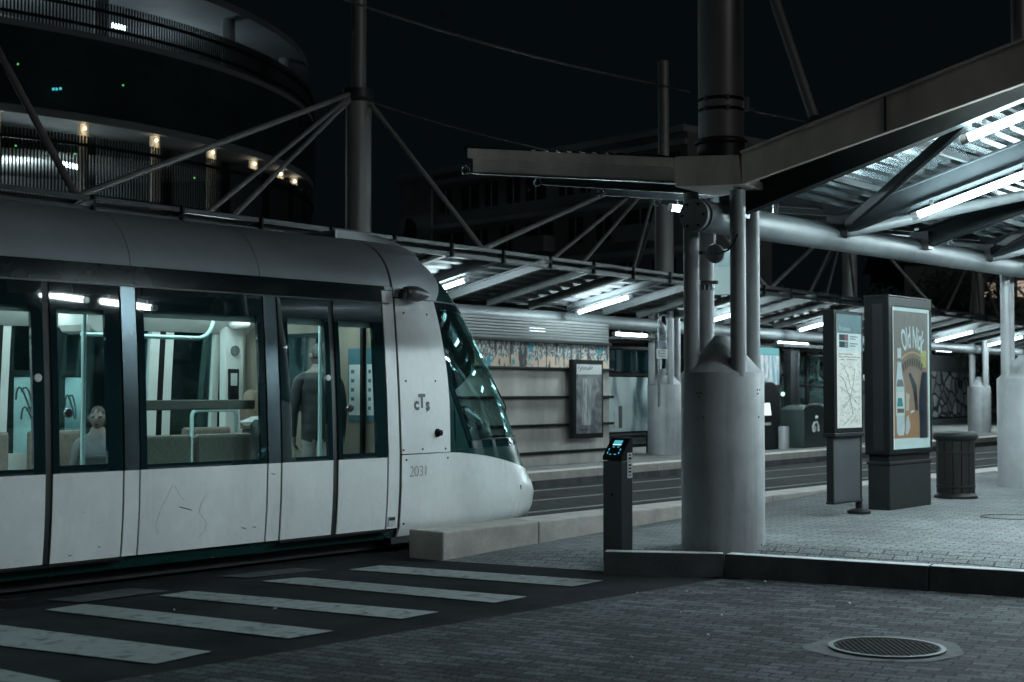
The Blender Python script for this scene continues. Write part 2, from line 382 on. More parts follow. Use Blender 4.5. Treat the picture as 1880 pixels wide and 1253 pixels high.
    def text(s, body, size, fn, bold=0., sx=1.):
        cu = bpy.data.curves.new('t', 'FONT'); cu.body = body; cu.size = size; cu.offset = bold; cu.align_x = 'CENTER'; cu.resolution_u = 6
        o = bpy.data.objects.new('t', cu); COL.objects.link(o)
        dg = bpy.context.evaluated_depsgraph_get(); dg.update()
        ev = o.evaluated_get(dg); me = ev.to_mesh()
        vs = [fn(v.co.x*sx, v.co.y) for v in me.vertices]; fs = [tuple(p.vertices) for p in me.polygons]
        ev.to_mesh_clear(); bpy.data.objects.remove(o); bpy.data.curves.remove(cu)
        return s.add(vs, fs)
    def build(s, name, mat, parent=None, smooth=False, bevel=0., solid=0., angle=35, local=False):
        me = bpy.data.meshes.new(name)
        vs = s.v
        if parent is not None and not local:
            inv = MATS[root_of(parent).name]; vs = [inv @ v for v in vs]
        me.from_pydata([tuple(v) for v in vs], [], s.f); me.update()
        import bmesh
        if not solid:
            bm = bmesh.new(); bm.from_mesh(me); bmesh.ops.recalc_face_normals(bm, faces=bm.faces); bm.to_mesh(me); bm.free()
        o = bpy.data.objects.new(name, me); COL.objects.link(o)
        for m in (mat if isinstance(mat, (list, tuple)) else [mat]): me.materials.append(m)
        if parent is not None: o.parent = parent
        if smooth:
            for p in me.polygons: p.use_smooth = True
            me.set_sharp_from_angle(angle=math.radians(angle))
        if solid:
            md = o.modifiers.new('solid', 'SOLIDIFY'); md.thickness = abs(solid); md.offset = -1 if solid > 0 else 1
        if bevel:
            md = o.modifiers.new('bevel', 'BEVEL'); md.width = bevel; md.segments = 2; md.limit_method = 'ANGLE'; md.angle_limit = math.radians(40)
        return o
def struct(o): o['kind'] = 'structure'; return o

# ================================================================== GROUND
g = MB().poly([(-260, -60, 0), (260, -60, 0), (260, 400, 0), (-260, 400, 0)])
struct(g.build('road', M['asphalt']))
# brick paving in the foreground, right of the crossing
pv = [G(1335, 1062), G(780, 1155), G(560, 1192), UV(4.2, -3.6), UV(-6, -3.0), UV(-6, 14), UV(30, 14), UV(30, -3)]
pA, pB = G(1335, 1062), G(780, 1155); du = (pB-pA).normalized()
W = Vector((math.cos(-WROT), math.sin(-WROT), 0))
pts = [pA-du*.6, pA+du*14, pA+du*14+W*22, pA-du*.6+W*22]
struct(MB().poly([Vector((p.x, p.y, .004)) for p in pts]).build('pavement', M['pavers']))
q0, q1 = pB-du*6, pA+du*.1
rr_ = random.Random(11); sm_ = []
for i in range(41):
    p = q0.lerp(q1, i/40); sm_.append((p-W*rr_.uniform(.08, .2), p+W*rr_.uniform(.06, .26)))
struct(MB().add([Vector((v.x, v.y, .0075)) for ab in sm_ for v in ab], [(2*i, 2*i+1, 2*i+3, 2*i+2) for i in range(40)]).build('road_joint', mk('tarred joint', (.010, .010, .011), 1., spec=0., var=.4, scale=9, bump=.8, speck=.6)))
# kerb line of the near platform
kp = [G(1108, 1056), G(1330, 1061)]
kp += [kp[-1]+W*k for k in (1.68, 3.36, 5.04, 6.72, 8.4, 11, 14)]
EDGE_V = -8.9                                    # inner face of the kerb stones by the track
def sstep(x): x = max(0, min(1, x)); return x*x*(3-2*x)
seamA, seamB = G(1104, 1050), UV(9.62, -8.9)
sd = (seamB-seamA).normalized(); sn = Vector((sd.y, -sd.x, 0)); sn = sn if sn.dot(U) > 0 else -sn
PLAT = .24
def plat_z(p):
    u, v = p.dot(U), p.dot(N)
    a = sstep(((v+8.9)*1.0+(u-9.6)*.36)/3.0*.5+.0) if False else max(0, min(1, ((v+8.9)*1.0+(u-9.6)*.36)/2.9))
    d = max(0, (p-seamA).dot(sn))
    return .006+(PLAT-.006)*a*sstep(d/.7)
def poly_pt(line, t):
    L = [0]
    for a, b in zip(line, line[1:]): L.append(L[-1]+(b-a).length)
    x = t*L[-1]
    for i in range(len(line)-1):
        if x <= L[i+1] or i == len(line)-2:
            return line[i].lerp(line[i+1], (x-L[i])/(L[i+1]-L[i]))
inner = [p+Vector((.02, .15, 0)) for p in kp]
front = [seamB, seamB.lerp(seamA, .5), seamA+Vector((.0, .01, 0))]+inner[0:]
back = [UV(u, EDGE_V) for u in (9.62, 10.5, 11.5, 13, 15, 18, 22, 30, 45, 70)]
def plat_fn(a, b):
    p0 = poly_pt(front, a**1.4); 
    p1 = poly_pt(back, a**1.8)
    p = p0.lerp(p1, b); return Vector((p.x, p.y, plat_z(p)))
struct(MB().grid(plat_fn, 90, 40).build('platform', M['plat_pavers'], smooth=True))
# dark front kerb: stones with open joints
kt = .195
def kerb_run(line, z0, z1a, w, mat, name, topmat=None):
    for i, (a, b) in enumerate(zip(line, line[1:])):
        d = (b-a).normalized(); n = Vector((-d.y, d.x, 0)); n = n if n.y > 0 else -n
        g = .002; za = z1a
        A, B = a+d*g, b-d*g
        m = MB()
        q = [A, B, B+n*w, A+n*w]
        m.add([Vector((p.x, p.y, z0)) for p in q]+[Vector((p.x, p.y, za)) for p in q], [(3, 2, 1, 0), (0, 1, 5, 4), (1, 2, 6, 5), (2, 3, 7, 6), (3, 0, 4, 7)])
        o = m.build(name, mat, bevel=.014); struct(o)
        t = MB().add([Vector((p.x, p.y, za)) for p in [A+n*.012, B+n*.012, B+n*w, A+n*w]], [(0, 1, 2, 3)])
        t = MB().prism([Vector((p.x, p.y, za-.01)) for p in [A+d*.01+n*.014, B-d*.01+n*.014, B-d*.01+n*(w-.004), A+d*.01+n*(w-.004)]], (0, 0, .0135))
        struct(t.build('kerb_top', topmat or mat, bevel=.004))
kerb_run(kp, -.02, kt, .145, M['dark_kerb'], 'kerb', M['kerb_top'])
# pale stones by the track: the first block stands proud of the ramp
u0 = G(808, 1030).dot(U)
edges = [u0, 11.05, 12.6, 14.15, 15.7, 17.25, 18.8, 20.4, 22, 24, 26, 28, 30, 34, 38, 42, 50, 60, 70]
for a, b in zip(edges, edges[1:]):
    q = [UV(a+.004, -9.33), UV(b-.004, -9.33), UV(b-.004, -8.895), UV(a+.004, -8.895)]
    struct(MB().prism([Vector((p.x, p.y, -.02)) for p in q], (0, 0, .285)).build('kerb', M['granite'], bevel=.014))
# tram track beds and rails
struct(MB().poly([UV(9.9, -9.34, .004), UV(70, -9.34, .004), UV(70, -17.6, .004), UV(9.9, -14.4, .004)]).build('track_bed', M['track']))
for v in (-10.12, -11.55, -12.75, -14.0):
    struct(MB().obox(UV(20, v, .004), U, N, Z, 90, .055, .016).build('tram_rail', M['rail'], bevel=.003))
    struct(MB().obox(UV(20, v+.05, .002), U, N, Z, 90, .035, .011).build('rail_groove', M['under']))
for (x0_, y0_), (x1_, y1_) in (((-60, 1112), (48, 1099)), ((240, 1076), (277, 1071.5)), ((371, 1059), (378, 1058)), ((418, 1053.5), (434, 1051)), ((470, 1046), (523, 1040))):
    struct(MB().bar(G(x0_, y0_)+Z*.006, G(x1_, y1_)+Z*.006, .012, .012).build('track_edge', M['chrome']))
# crossing stripes
def stripe(px, mat, name='crosswalk_stripe'):
    q = [G(*p) for p in px]
    struct(MB().poly([Vector((p.x, p.y, .009)) for p in q]).build(name, mat))
stripe([(-160, 1131), (0, 1150), (388, 1199), (286, 1222), (0, 1188), (-220, 1161)], M['paint'])
stripe([(82, 1122), (157, 1111), (614, 1161), (530, 1175)], M['paint'])
stripe([(292, 1096), (350, 1087), (806, 1126), (736, 1139)], M['paint'])
stripe([(480, 1069), (555, 1062), (968, 1098), (908, 1109)], M['paint'])
stripe([(640, 1048), (700, 1040), (1108, 1068), (1052, 1079)], M['paint'])
stripe([(-330, 1195), (-240, 1182), (112, 1254), (-10, 1282)], M['paint'])
stripe([(85, 1104), (238, 1082), (313, 1087), (149, 1108)], M['paint_old'])
stripe([(400, 1060), (540, 1045), (597, 1048), (455, 1063)], M['paint_old'])
stripe([(-220, 1140), (-60, 1117), (10, 1122), (-160, 1149)], M['paint_old'])

# manhole cover in its worn concrete patch
mh = G(1628, 1193)
def ell(c, r, z, n=40, wob=0., seed=1):
    rnd = random.Random(seed); ph = [rnd.uniform(0, 6.28) for _ in range(4)]
    return [Vector((c.x+r*(1+wob*(math.sin(2*t+ph[0])+.6*math.sin(3*t+ph[1])+.4*math.sin(7*t+ph[2])))*math.cos(t), c.y+r*(1+wob*(math.sin(2*t+ph[0])+.6*math.sin(3*t+ph[1])+.4*math.sin(7*t+ph[2])))*math.sin(t), z)) for t in [2*PI*i/n for i in range(n)]]
t = thing('manhole_cover', 'round iron manhole cover set in a pale patch in the brick paving', 'manhole', (mh.x, mh.y, 0))
MB().poly(ell(mh, .45, .008, 64, wob=.075)).build('patch', mk('manhole mortar patch', (.066, .071, .076), .95, spec=.15, var=.45, scale=8, bump=.4, speck=.5), t)
MB().lathe((mh.x, mh.y, 0), [(.345, .009), (.345, .02), (.315, .02), (.315, .010)], 48, caps=False).build('rim', M['metal_dark'], t, smooth=True)
mc = MB().poly(ell(mh, .312, .012))
for i in range(-9, 10):
    for j in range(-9, 10):
        x, y = i*.032, j*.032
        if x*x+y*y < .295**2:
            mc.obox((mh.x+x, mh.y+y, .014), Vector((.7, .7, 0)), Vector((-.7, .7, 0)), Z, .019, .019, .008)
mc.build('lid', mk('manhole iron', (.014, .015, .017), .8, .0, spec=.1, var=.4, scale=20), t)
# pale grit and cigarette ends on the paving
rnd = random.Random(4)
gm = MB()
for px, py in [(1170, 1091), (1260, 1088), (1405, 1070), (1373, 1083), (1250, 1127), (1270, 1176), (1300, 1168), (1325, 1132), (960, 1060), (1447, 1168), (1160, 1210), (1560, 1110), (320, 1122), (505, 1120), (700, 1225)]:
    p = G(px, py); a = rnd.uniform(0, 6)
    gm.obox((p.x, p.y, .010), Vector((math.cos(a), math.sin(a), 0)), Vector((-math.sin(a), math.cos(a), 0)), Z, rnd.uniform(.012, .035), .009, .008)
tag(gm.build('grit', M['sticker']), 'pale crumbs of litter scattered over the dark paving', 'litter', kind='stuff')

# ================================================================== TRAM
VC = -10.85
def lerp_tab(tab, x):
    if x <= tab[0][0]: return tab[0][1]
    for (a, b), (c, d) in zip(tab, tab[1:]):
        if x <= c: return b+(d-b)*(x-a)/(c-a)
    return tab[-1][1]
HALF = [(.10, 1.10), (.2, 1.15), (.25, 1.17), (.6, 1.195), (.95, 1.2), (1.5, 1.175), (2.0, 1.14), (2.45, 1.10), (2.57, 1.085), (2.66, 1.062), (2.75, 1.025), (2.83, .975), (2.9, .915), (2.96, .84), (3.01, .75), (3.05, .64), (3.08, .48), (3.09, .3)]
half = lambda z: lerp_tab(HALF, z)
def TS(px, py):                                  # the point on the tram's flank
    z = 1.3
    for _ in range(12):
        p = VP(px, py, VC+half(z)); z = p.z
    return p
tu = lambda px, py=862: TS(px, py).dot(U)
X0 = tu(735)
tram = thing('tram', 'white and dark green tram with lit windows and a rounded sloping nose', 'tram', UV(8, VC), PI/2-HEAD)
def side(u0, u1, z0, z1, off=0., nz=10, s=1):
    def fn(a, b):
        z = z0+(z1-z0)*b; u = u0+(u1-u0)*a
        return UV(u, VC+s*(half(z)+off), z)
    return fn
def panel(name, mat, parent, u0, u1, z0, z1, off=0., s=1, solid=.03, smooth=True, nz=None):
    nz = nz or max(2, int((z1-z0)/.12))
    m = MB().shell(side(u0, u1, z0, z1, off, nz, s), side(u0, u1, z0, z1, off-solid, nz, s), 1, nz)
    return m.build(name, mat, parent, smooth=smooth)
def holed(name, mat, parent, u0, u1, z0, z1, c, s=1, solid=.03, off=0.):
    m = MB()
    a, b, d, e = c
    for q in ((u0, a, z0, z1), (b, u1, z0, z1), (a, b, z0, d), (a, b, e, z1)):
        m.shell(side(*q, off, 8, s), side(*q, off-solid, 8, s), 1, max(2, int((q[3]-q[2])/.12)))
    return m.build(name, mat, parent, smooth=True)
ZB, ZW, ZT, ZC = .24, .925, 2.41, 2.575
def zpx(px, py): return TS(px, py).z
def disc(name, mat, parent, px, py, r, th=.02, s=1):
    p = TS(px, py)
    return MB().tube(p-N*.005, p+N*th, r, n=20).build(name, mat, parent, smooth=True, bevel=.003)
def door_leaf(u0, u1, clear, s=1, parent=tram, btn=None, flip=False):
    f = holed('door', M['black_glass'], parent, u0, u1, ZW, ZT-.012, clear, s)
    panel('door_panel', M['white'], f, u0, u1, ZB, ZW-.003, s=s)
    panel('window_pane', M['clear'], f, clear[0], clear[1], clear[2], clear[3], off=-.012, s=s, solid=.006)
    return f
def lit_frame(u0, u1, z0, z1, s=1): pass
uA = [tu(-62), tu(84), tu(98), tu(226)]
d1 = door_leaf(uA[0], uA[1], (uA[0]+.06, tu(62), .97, zpx(30, 560)))
d2 = door_leaf(uA[2], uA[3], (tu(110), tu(199), .985, zpx(150, 567)))
w3 = (tu(259), tu(490))
win = holed('window', M['black_glass'], tram, w3[0], w3[1], ZW, ZT-.012, (tu(271), tu(478, 700)-.012, .965, zpx(370, 576)))
panel('pane', M['clear'], win, tu(271), tu(478, 700)-.012, .965, zpx(370, 576), off=-.012, solid=.006)
panel('body_panel', M['white'], tram, w3[0], w3[1], ZB, ZW-.003)
uD = [tu(519), tu(612), tu(622), tu(711)]
d3 = door_leaf(uD[0], uD[1], (tu(536), tu(603), .965, zpx(570, 586)))
d4 = door_leaf(uD[2], uD[3], (tu(630), tu(692), .975, zpx(660, 592)))
for px, py, m, r in ((602, 694, 'teal_rail', .028), (69, 694, 'teal_rail', .032)):
    disc('door_button', M['sticker'], d3 if px > 300 else d1, px, py, r, .012)
for px, py, dd in ((641, 750, d4), (124, 759, d2)):
    disc('door_button', M['chrome'], dd, px, py, .036, .022)
    disc('button_core', M['black'], dd, px, py, .024, .028)
# pillars
panel('pillar', mk('dark steel pillar', (.13, .17, .19), .2, .8, var=.2, streak=6), tram, tu(229.5), tu(256), ZW, ZT-.012, off=.003)
panel('pillar_base', M['white'], tram, tu(229.5), tu(256), ZB, ZW-.003)
panel('pillar', bpy.data.materials['dark steel pillar'], tram, tu(493), tu(515.5), ZW, ZT-.012, off=.003)
panel('pillar_base', M['white'], tram, tu(493), tu(515.5), ZB, ZW-.003)
panel('door_post', M['white'], tram, uD[3]+.02, X0-.012, ZB, ZT+.12)
# the dark carcass seen in the joints
for a, b in ((uA[1]-.01, uA[2]+.01), (uA[3]-.01, tu(229.5)+.01), (tu(256)-.01, w3[0]+.01), (w3[1]-.01, tu(493)+.01), (tu(515.5)-.01, uD[0]+.01), (uD[1]-.01, uD[2]+.01), (uD[3]-.01, uD[3]+.03), (X0-.02, X0+.02)):
    panel('door_seal', M['rubber'], tram, a, b, ZB, ZC, off=-.012, solid=.02)
# body further back, out of the picture
UR = -6.0
u = uA[0]-.03
k = 0
while u > UR+.2:
    w = min([1.33, .63, .63, .15][k % 4], u-UR); a, b = u-w, u
    if w > 1:
        o = holed('window', M['black_glass'], tram, a+.02, b-.02, ZW, ZT-.012, (a+.1, b-.1, .97, 2.22)); panel('pane', M['clear'], o, a+.1, b-.1, .97, 2.22, off=-.012, solid=.006)
        panel('body_panel', M['white'], tram, a+.02, b-.02, ZB, ZW-.003)
    elif w > .3:
        door_leaf(a+.02, b-.02, (a+.09, b-.09, .97, 2.2))
    else:
        panel('pillar', M['chrome'], tram, a, b, ZB, ZT-.012)
    u -= w+.005; k += 1
panel('back_seal', M['rubber'], tram, UR, uA[0]-.005, ZB-.0, ZW, off=-.03, solid=.02)
# cantrail band
panel('cantrail', M['band'], tram, UR, tu(706, 540), ZT-.01, ZC-.002, off=-.004)
panel('cantrail_end', M['silver'], tram, tu(706, 540)+.006, X0-.012, ZT+.125, ZC-.002, off=.0)
panel('drip_rail', M['metal_dark'], tram, UR, tu(712, 540), ZT-.012, ZT+.002, off=.010, solid=.02)
# roof shell in panels
seams = [UR, UR+3.2, UR+6.4, 1.6, 4.0, tu(-250, 430), tu(240, 487), tu(477, 507), X0-.02]
seams = [UR, -3, -.2, 2.6, tu(-30, 470), tu(240, 487), tu(477, 507), tu(717, 527)]
for a, b in zip(seams, seams[1:]):
    def rp(x, y, d=0.):
        s = 1 if y < .5 else -1; y = 1-abs(2*y-1); z = ZC+(3.09-ZC)*(1-(1-y)**1.8)
        return UV(a+.004+(b-a-.008)*x, VC+s*(half(z)-d), z-d*.6)
    m = MB().shell(rp, lambda x, y: rp(x, y, .03), 1, 36)
    m.build('roof_panel', M['silver'], tram, smooth=True, angle=50)
m = MB()
m.grid(lambda x, y: UV(UR+(X0-UR)*x, VC+(half(ZC)-.03)*(1-2*y), ZC+.45*math.sin(PI*y)**.7-.02), 1, 20)
m.build('roof_lining', M['rubber'], tram, smooth=True)
MB().obox(UV((UR+X0-.6)/2, VC, 3.075), U, N, Z, X0-.6-UR, .62, .05).build('roof_tray', M['silver'], tram, bevel=.01)
# skirt and underframe
panel('skirt', M['green'], tram, UR, X0, .135, ZB-.006, off=-.035, solid=.02)
panel('sill', M['metal_dark'], tram, uD[0]-.02, uD[3]+.05, ZB-.026, ZB-.008, off=.03, solid=.06)
panel('sill', M['metal_dark'], tram, uA[0], uA[3]+.03, ZB-.026, ZB-.008, off=.03, solid=.06)
MB().obox(UV((UR+11)/2, VC, .13), U, N, Z, 11-UR, 1.9, .20).build('underframe', M['under'], tram)
# far side of the car
FS = -1
us = [UR, -4.6, -4.4, -3.1, -2.9, -1.6, -1.4, .1, .3, 1.6, 1.8, 3.2, 3.4, 4.6, 4.75]
for a, b in zip(us[::2], us[1::2]):
    panel('far_wall', M['cab_wall'], tram, a, b, .2, ZC, s=-1)
uf = [4.75, uA[0]+.15, uA[1], uA[2], uA[3]-.02, uA[3]+.10, 8.05, 8.2, uD[0]+.06, uD[0]+.52, uD[0]+.60, uD[2]+.03, uD[2]+.10, uD[3]-.12, X0]
def far_open(a, b, z0=.98, z1=2.2):
    o = panel('far_wall', M['cab_wall'], tram, a, b, .2, z0, s=-1)
    panel('far_header', M['cab_wall'], tram, a, b, z1, ZC, s=-1)
    panel('far_pane', M['clear'], tram, a, b, z0, z1, off=-.01, s=-1, solid=.006)
def far_post(a, b, mat='cab_wall'):
    panel('far_post', M[mat], tram, a, b, .2, ZC, s=-1, solid=.05)
far_open(4.75, 5.45, .97); far_post(5.45, 5.52); far_post(5.52, 5.58, 'black'); far_open(5.58, 6.12, .6); far_post(6.12, 6.19); far_post(6.19, 6.23, 'black')
far_post(6.23, 6.30); far_open(6.30, 6.84, .6); far_post(6.84, 6.93); far_post(6.93, 7.0, 'black'); far_post(7.0, 7.08); far_open(7.08, 8.28, .98); far_post(8.28, 8.36)
far_post(8.36, 8.43, 'black'); far_open(8.43, 8.62, .6); far_post(8.62, 8.73); far_post(8.73, 8.80, 'black'); far_post(8.80, 8.90); far_open(8.90, 9.42, .6); far_post(9.42, 9.50); far_post(9.50, 9.62, 'black'); far_post(9.62, X0)
# inside: floor, ceiling, lights
MB().obox(UV((UR+10.3)/2, VC, .325), U, N, Z, 10.3-UR, 2.2, .05).build('floor', M['int_floor'], tram)
MB().obox(UV((UR+X0)/2, VC, 2.37), U, N, Z, X0-UR, 1.9, .04).build('ceiling', M['int_ceiling'], tram)
for s in (1, -1):
    MB().prism([UV(UR, VC+s*.72, 2.35), UV(UR, VC+s*1.06, 2.16), UV(UR, VC+s*1.08, 2.34)], U*(X0-UR)).build('ceiling_cove', M['cab_wall'], tram)
for a, b in ((UR+.3, -3.2), (-2.9, -.2), (.1, 2.6), (2.9, 5.4), (5.6, 6.75), (6.9, 8.3), (8.4, 9.65)):
    for s in (1, -1):
        MB().obox(UV((a+b)/2, VC+s*.66, 2.337), U, N, Z, b-a, .07, .022).build('interior_light', M['int_light'], tram)
MB().obox(UV(UR, VC, 1.4), U, N, Z, .04, 2.1, 2.3).build('end_wall', M['cab_wall'], tram)
# cab partition in beech, with a window of notices by the door
part = MB().obox(UV(X0-.02, VC, 1.4), U, N, Z, .04, 2.14, 2.0).build('cab_partition', M['wood'], tram)
MB().obox(UV(X0-.045, VC-.25, 1.75), U, N, Z, .006, .8, .8).build('partition_window', M['black_glass'], part)
ntc = mk('blue notice', (.035, .12, .15), .5, var=.2)
for dv, w in ((.86, .17), (.62, .2)):
    c = UV(X0-.046, VC+dv, 1.62)
    MB().obox(c, U, N, Z, .012, w, .72).build('notice', ntc, part)
    MB().obox(c-U*.008-Z*.05, U, N, Z, .004, w*.8, .5).build('notice_sheet', M['sticker'], part)
    mm = MB()
    for i in range(5): mm.obox(c-U*.011+Z*(.13-i*.09)-N*.03, U, N, Z, .002, w*.22, .035)
    mm.build('notice_print', ntc, part)
MB().obox(UV(X0-.06, VC+.74, 1.5), U, N, Z, .05, .035, 1.6).build('partition_post', M['black'], part)
# equipment post with ticket validator inside, far side
MB().obox(UV(9.56, VC-.98, 1.3), U, N, Z, .24, .10, 1.9).build('equipment_post', M['cab_wall'], tram, bevel=.01)
MB().obox(UV(9.54, VC-.92, 1.62), U, N, Z, .13, .03, .34).build('ticket_validator', M['black'], tram, bevel=.008)
MB().obox(UV(9.53, VC-.90, 1.68), U, N, Z, .08, .006, .13).build('validator_display', M['sticker'], tram)
MB().lathe(UV(9.56, VC-.93, 1.98), [(.055, 0), (.055, .02), (.0, .02)], 20, axis=N).build('loudspeaker', M['cladding'], tram, smooth=True)
MB().sphere(UV(9.55, VC-.85, 2.26), .12, .1, .07).build('camera_dome', M['cab_wall'], tram, smooth=True)
# white ceiling boxes (screens)
for a in (5.95, 7.35):
    MB().prism([UV(a, VC-.25, 2.33), UV(a, VC-.25, 2.16), UV(a+.04, VC-.25, 2.10), UV(a+.12, VC-.25, 2.08), UV(a+.34, VC-.25, 2.10), UV(a+.36, VC-.25, 2.33)], -N*.5).build('ceiling_screen', M['int_ceiling'], tram, bevel=.015)
# rails inside
def arc_rail(u0, u1, w, z, up):
    return [UV(u0, VC+w, z), UV(u1-.16, VC+w, z), UV(u1-.08, VC+w, z+.03), UV(u1-.03, VC+w, z+.09), UV(u1, VC+w, z+.18), UV(u1+.02, VC+w, up)]
MB().path(arc_rail(6.75, 8.12, .55, 2.03, 2.34), .019).build('grab_rail', M['teal_rail'], tram, smooth=True)
MB().path(arc_rail(4.6, 6.5, -.4, 2.03, 2.34), .019).build('grab_rail', M['teal_rail'], tram, smooth=True)
MB().obox(UV((w3[0]+w3[1])/2, VC+1.06, 1.44), U, N, Z, w3[1]-w3[0]-.06, .03, .085).build('rail_board', M['board'], tram, bevel=.01)
for u_ in (uD[1]+.15, uA[3]-.14):
    MB().tube(UV(u_, VC+.85, .35), UV(u_, VC+.85, 2.34), .019).build('grab_pole', M['teal_rail'], tram, smooth=True)
def loop(u, w, z0, z1, wd, along=True):
    d = U if along else N
    c = UV(u, VC+w, 0); r = .06
    pts = [c-d*(wd/2)+Z*z0]+[c-d*(wd/2)+Z*(z1-r)]+[c+d*(-wd/2+r-r*math.cos(t))+Z*(z1-r+r*math.sin(t)) for t in (.5, 1.0, 1.57)]
    pts += [c+d*(wd/2-r+r*math.sin(t))+Z*(z1-r+r*math.cos(t)) for t in (0, .6, 1.1, 1.57)]+[c+d*(wd/2)+Z*z0]
    return pts
for args in ((9.0, -.55, .75, 1.37, .55), (7.10, .75, .8, 1.40, .2), (5.35, .55, .8, 1.36, .5)):
    MB().path(loop(*args), .020).build('seat_handle', M['teal_rail'], tram, smooth=True)
# benches
def bench(u0, u1, w, sgn=1, seat='seat'):
    o = MB().obox(UV((u0+u1)/2, VC+w-sgn*.22, .76), U, N, Z, u1-u0, .44, .08).build('seat', M['seat'], tram, bevel=.02)
    MB().obox(UV((u0+u1)/2, VC+w-sgn*.02, .96), U, N, Z, u1-u0, .07, .46).build('seat_back', M['seat'], o, bevel=.03)
    MB().obox(UV((u0+u1)/2, VC+w-sgn*.22, .53), U, N, Z, u1-u0-.1, .3, .36).build('seat_base', M['cladding'], o)
mid = (w3[0]+w3[1])/2
bench(w3[0]+.02, mid-.02, 1.02); bench(mid+.02, w3[1]-.02, 1.02)
bench(4.85, 5.55, .95); bench(4.2, 4.83, .95)
bench(6.3, 7.0, -1.0, -1); bench(8.9, 9.5, -.95, -1); bench(7.2, 7.8, -1.0, -1)

# --- the nose: elliptical in plan, W(z) half wide and L(z) long
SIL = [(958, 947), (970, 940), (977, 925), (980, 900), (976, 885), (969, 872), (965, 862), (958, 845), (946, 805), (925, 740), (905, 690), (880, 640), (858, 598), (840, 566), (815, 528), (790, 500), (770, 482), (742, 455), (722, 444), (700, 437)]
LT = []
for px, py in SIL:
    L, w, wz = 2.5, .5, 1.
    for _ in range(60):
        p = VP(px, py, VC+w); wz = half(p.z)
        s = (p.x/p.y); tv = math.tan(HEAD-math.atan(s))   # slope of the sight line across the car
        tt = math.atan(tv*L/wz)
        L = .5*L+.5*max(.2, (p.dot(U)-X0)/math.sin(tt)); w = wz*math.cos(tt)
    LT.append((p.z, L))
LT.sort()
LL = lambda z: lerp_tab(LT, z)
def S(t, z, off=0.):
    L = LL(z); w = half(z)
    return UV(X0+L*math.sin(t), VC+w*math.cos(t), z)+(U*math.sin(t)*w+N*math.cos(t)*L).normalized()*off
def tau(px, z):                                  # the plan angle where the nose meets sight line px at height z
    a, b = 0., 1.5
    best = max(((proj(S(i*.02, z))[0], i*.02) for i in range(75)), key=lambda q: q[0])[1]
    b = best
    for _ in range(40):
        c = (a+b)/2
        if proj(S(c, z))[0] < px: a = c
        else: b = c
    return (a+b)/2
def nosepatch(name, mat, t0, t1, z0, z1, na=24, nb=12, off=0., solid=.03, parent=tram, mirror=False):
    f0 = t0 if callable(t0) else (lambda z: t0); f1 = t1 if callable(t1) else (lambda z: t1)
    g0 = z0 if callable(z0) else (lambda t: z0); g1 = z1 if callable(z1) else (lambda t: z1)
    def fn(a, b, m=False, d=0.):
        t = None; z = None
        zz = .5*(g0(.5)+g1(.5))
        for _ in range(6):                       # height and angle depend on each other through the borders
            t = f0(zz)+(f1(zz)-f0(zz))*a
            zz = g0(t)+(g1(t)-g0(t))*b
        return S(PI-t if m else t, zz, off-d)
    o = MB().shell(lambda a, b: fn(a, b), lambda a, b: fn(a, b, False, solid), na, nb).build(name, mat, parent, smooth=True, angle=45)
    if mirror: MB().shell(lambda a, b: fn(1-a, b, True), lambda a, b: fn(1-a, b, True, solid), na, nb).build(name, mat, parent, smooth=True, angle=45)
    return o
ZS, ZV = .945, 2.47                              # seams: bumper top, windscreen head
tE0, tE1 = tau(828, ZS), tau(796, ZV)
tEdge = lambda z: tE0+(tE1-tE0)*(z-ZS)/(ZV-ZS)
tG0, tG1 = tau(866, ZS), tau(816, 1.60)
tGlass = lambda z: tEdge(z) if z > 1.62 else tG0+(tEdge(1.62)-tG0)*(z-ZS)/(1.62-ZS)
tC = tau(905, .85)
bump_top = lambda t: ZS-.006 if t < tE0 else ZS-.006-.36*math.tanh(1.75*(min(1, (t-tE0)/(PI/2-tE0)))**1.42)
bump_topm = lambda t: bump_top(t if t <= PI/2 else PI-t)
nosepatch('bumper', M['white'], 0.008, PI-.008, LT[0][0], bump_topm, 70, 16)
nosepatch('nose_band', M['green'], tE0, PI-tE0, lambda t: bump_topm(t)+.004, ZS+.02, 50, 4, off=-.006)
nosepatch('cab_panel', M['white'], .008, lambda z: tEdge(z)-.004, ZS+.004, ZV-.006, 14, 14, mirror=True)
nosepatch('corner_panel', M['green'], lambda z: tEdge(z), lambda z: max(tEdge(z)+.001, tGlass(z)-.004), ZS+.022, 1.62, 8, 10, off=-.004, mirror=True)
nosepatch('corner_hatch', M['green'], lambda z: tEdge(z)+.03, lambda z: max(tEdge(z)+.04, tGlass(z)-.07), 1.05, 1.36, 6, 6, off=.004, solid=.006)
ws = nosepatch('windscreen', M['screen_glass'], lambda z: tGlass(z), PI/2, ZS+.06, ZV-.01, 30, 16, off=-.008, solid=.008, mirror=True)
nosepatch('windscreen_sill', M['black_glass'], lambda z: tG0, lambda z: PI-tG0, ZS+.022, ZS+.10, 50, 2, off=.001, solid=.02)
nosepatch('windscreen_edge', M['black_glass'], lambda z: tGlass(z), lambda z: tGlass(z)+.035, ZS+.10, ZV-.012, 2, 20, off=.001, solid=.02, mirror=True)
nosepatch('windscreen_head', M['black_glass'], lambda z: tEdge(z)+.03, lambda z: PI-tEdge(z)-.03, ZV-.09, ZV-.012, 40, 2, off=.001, solid=.02)
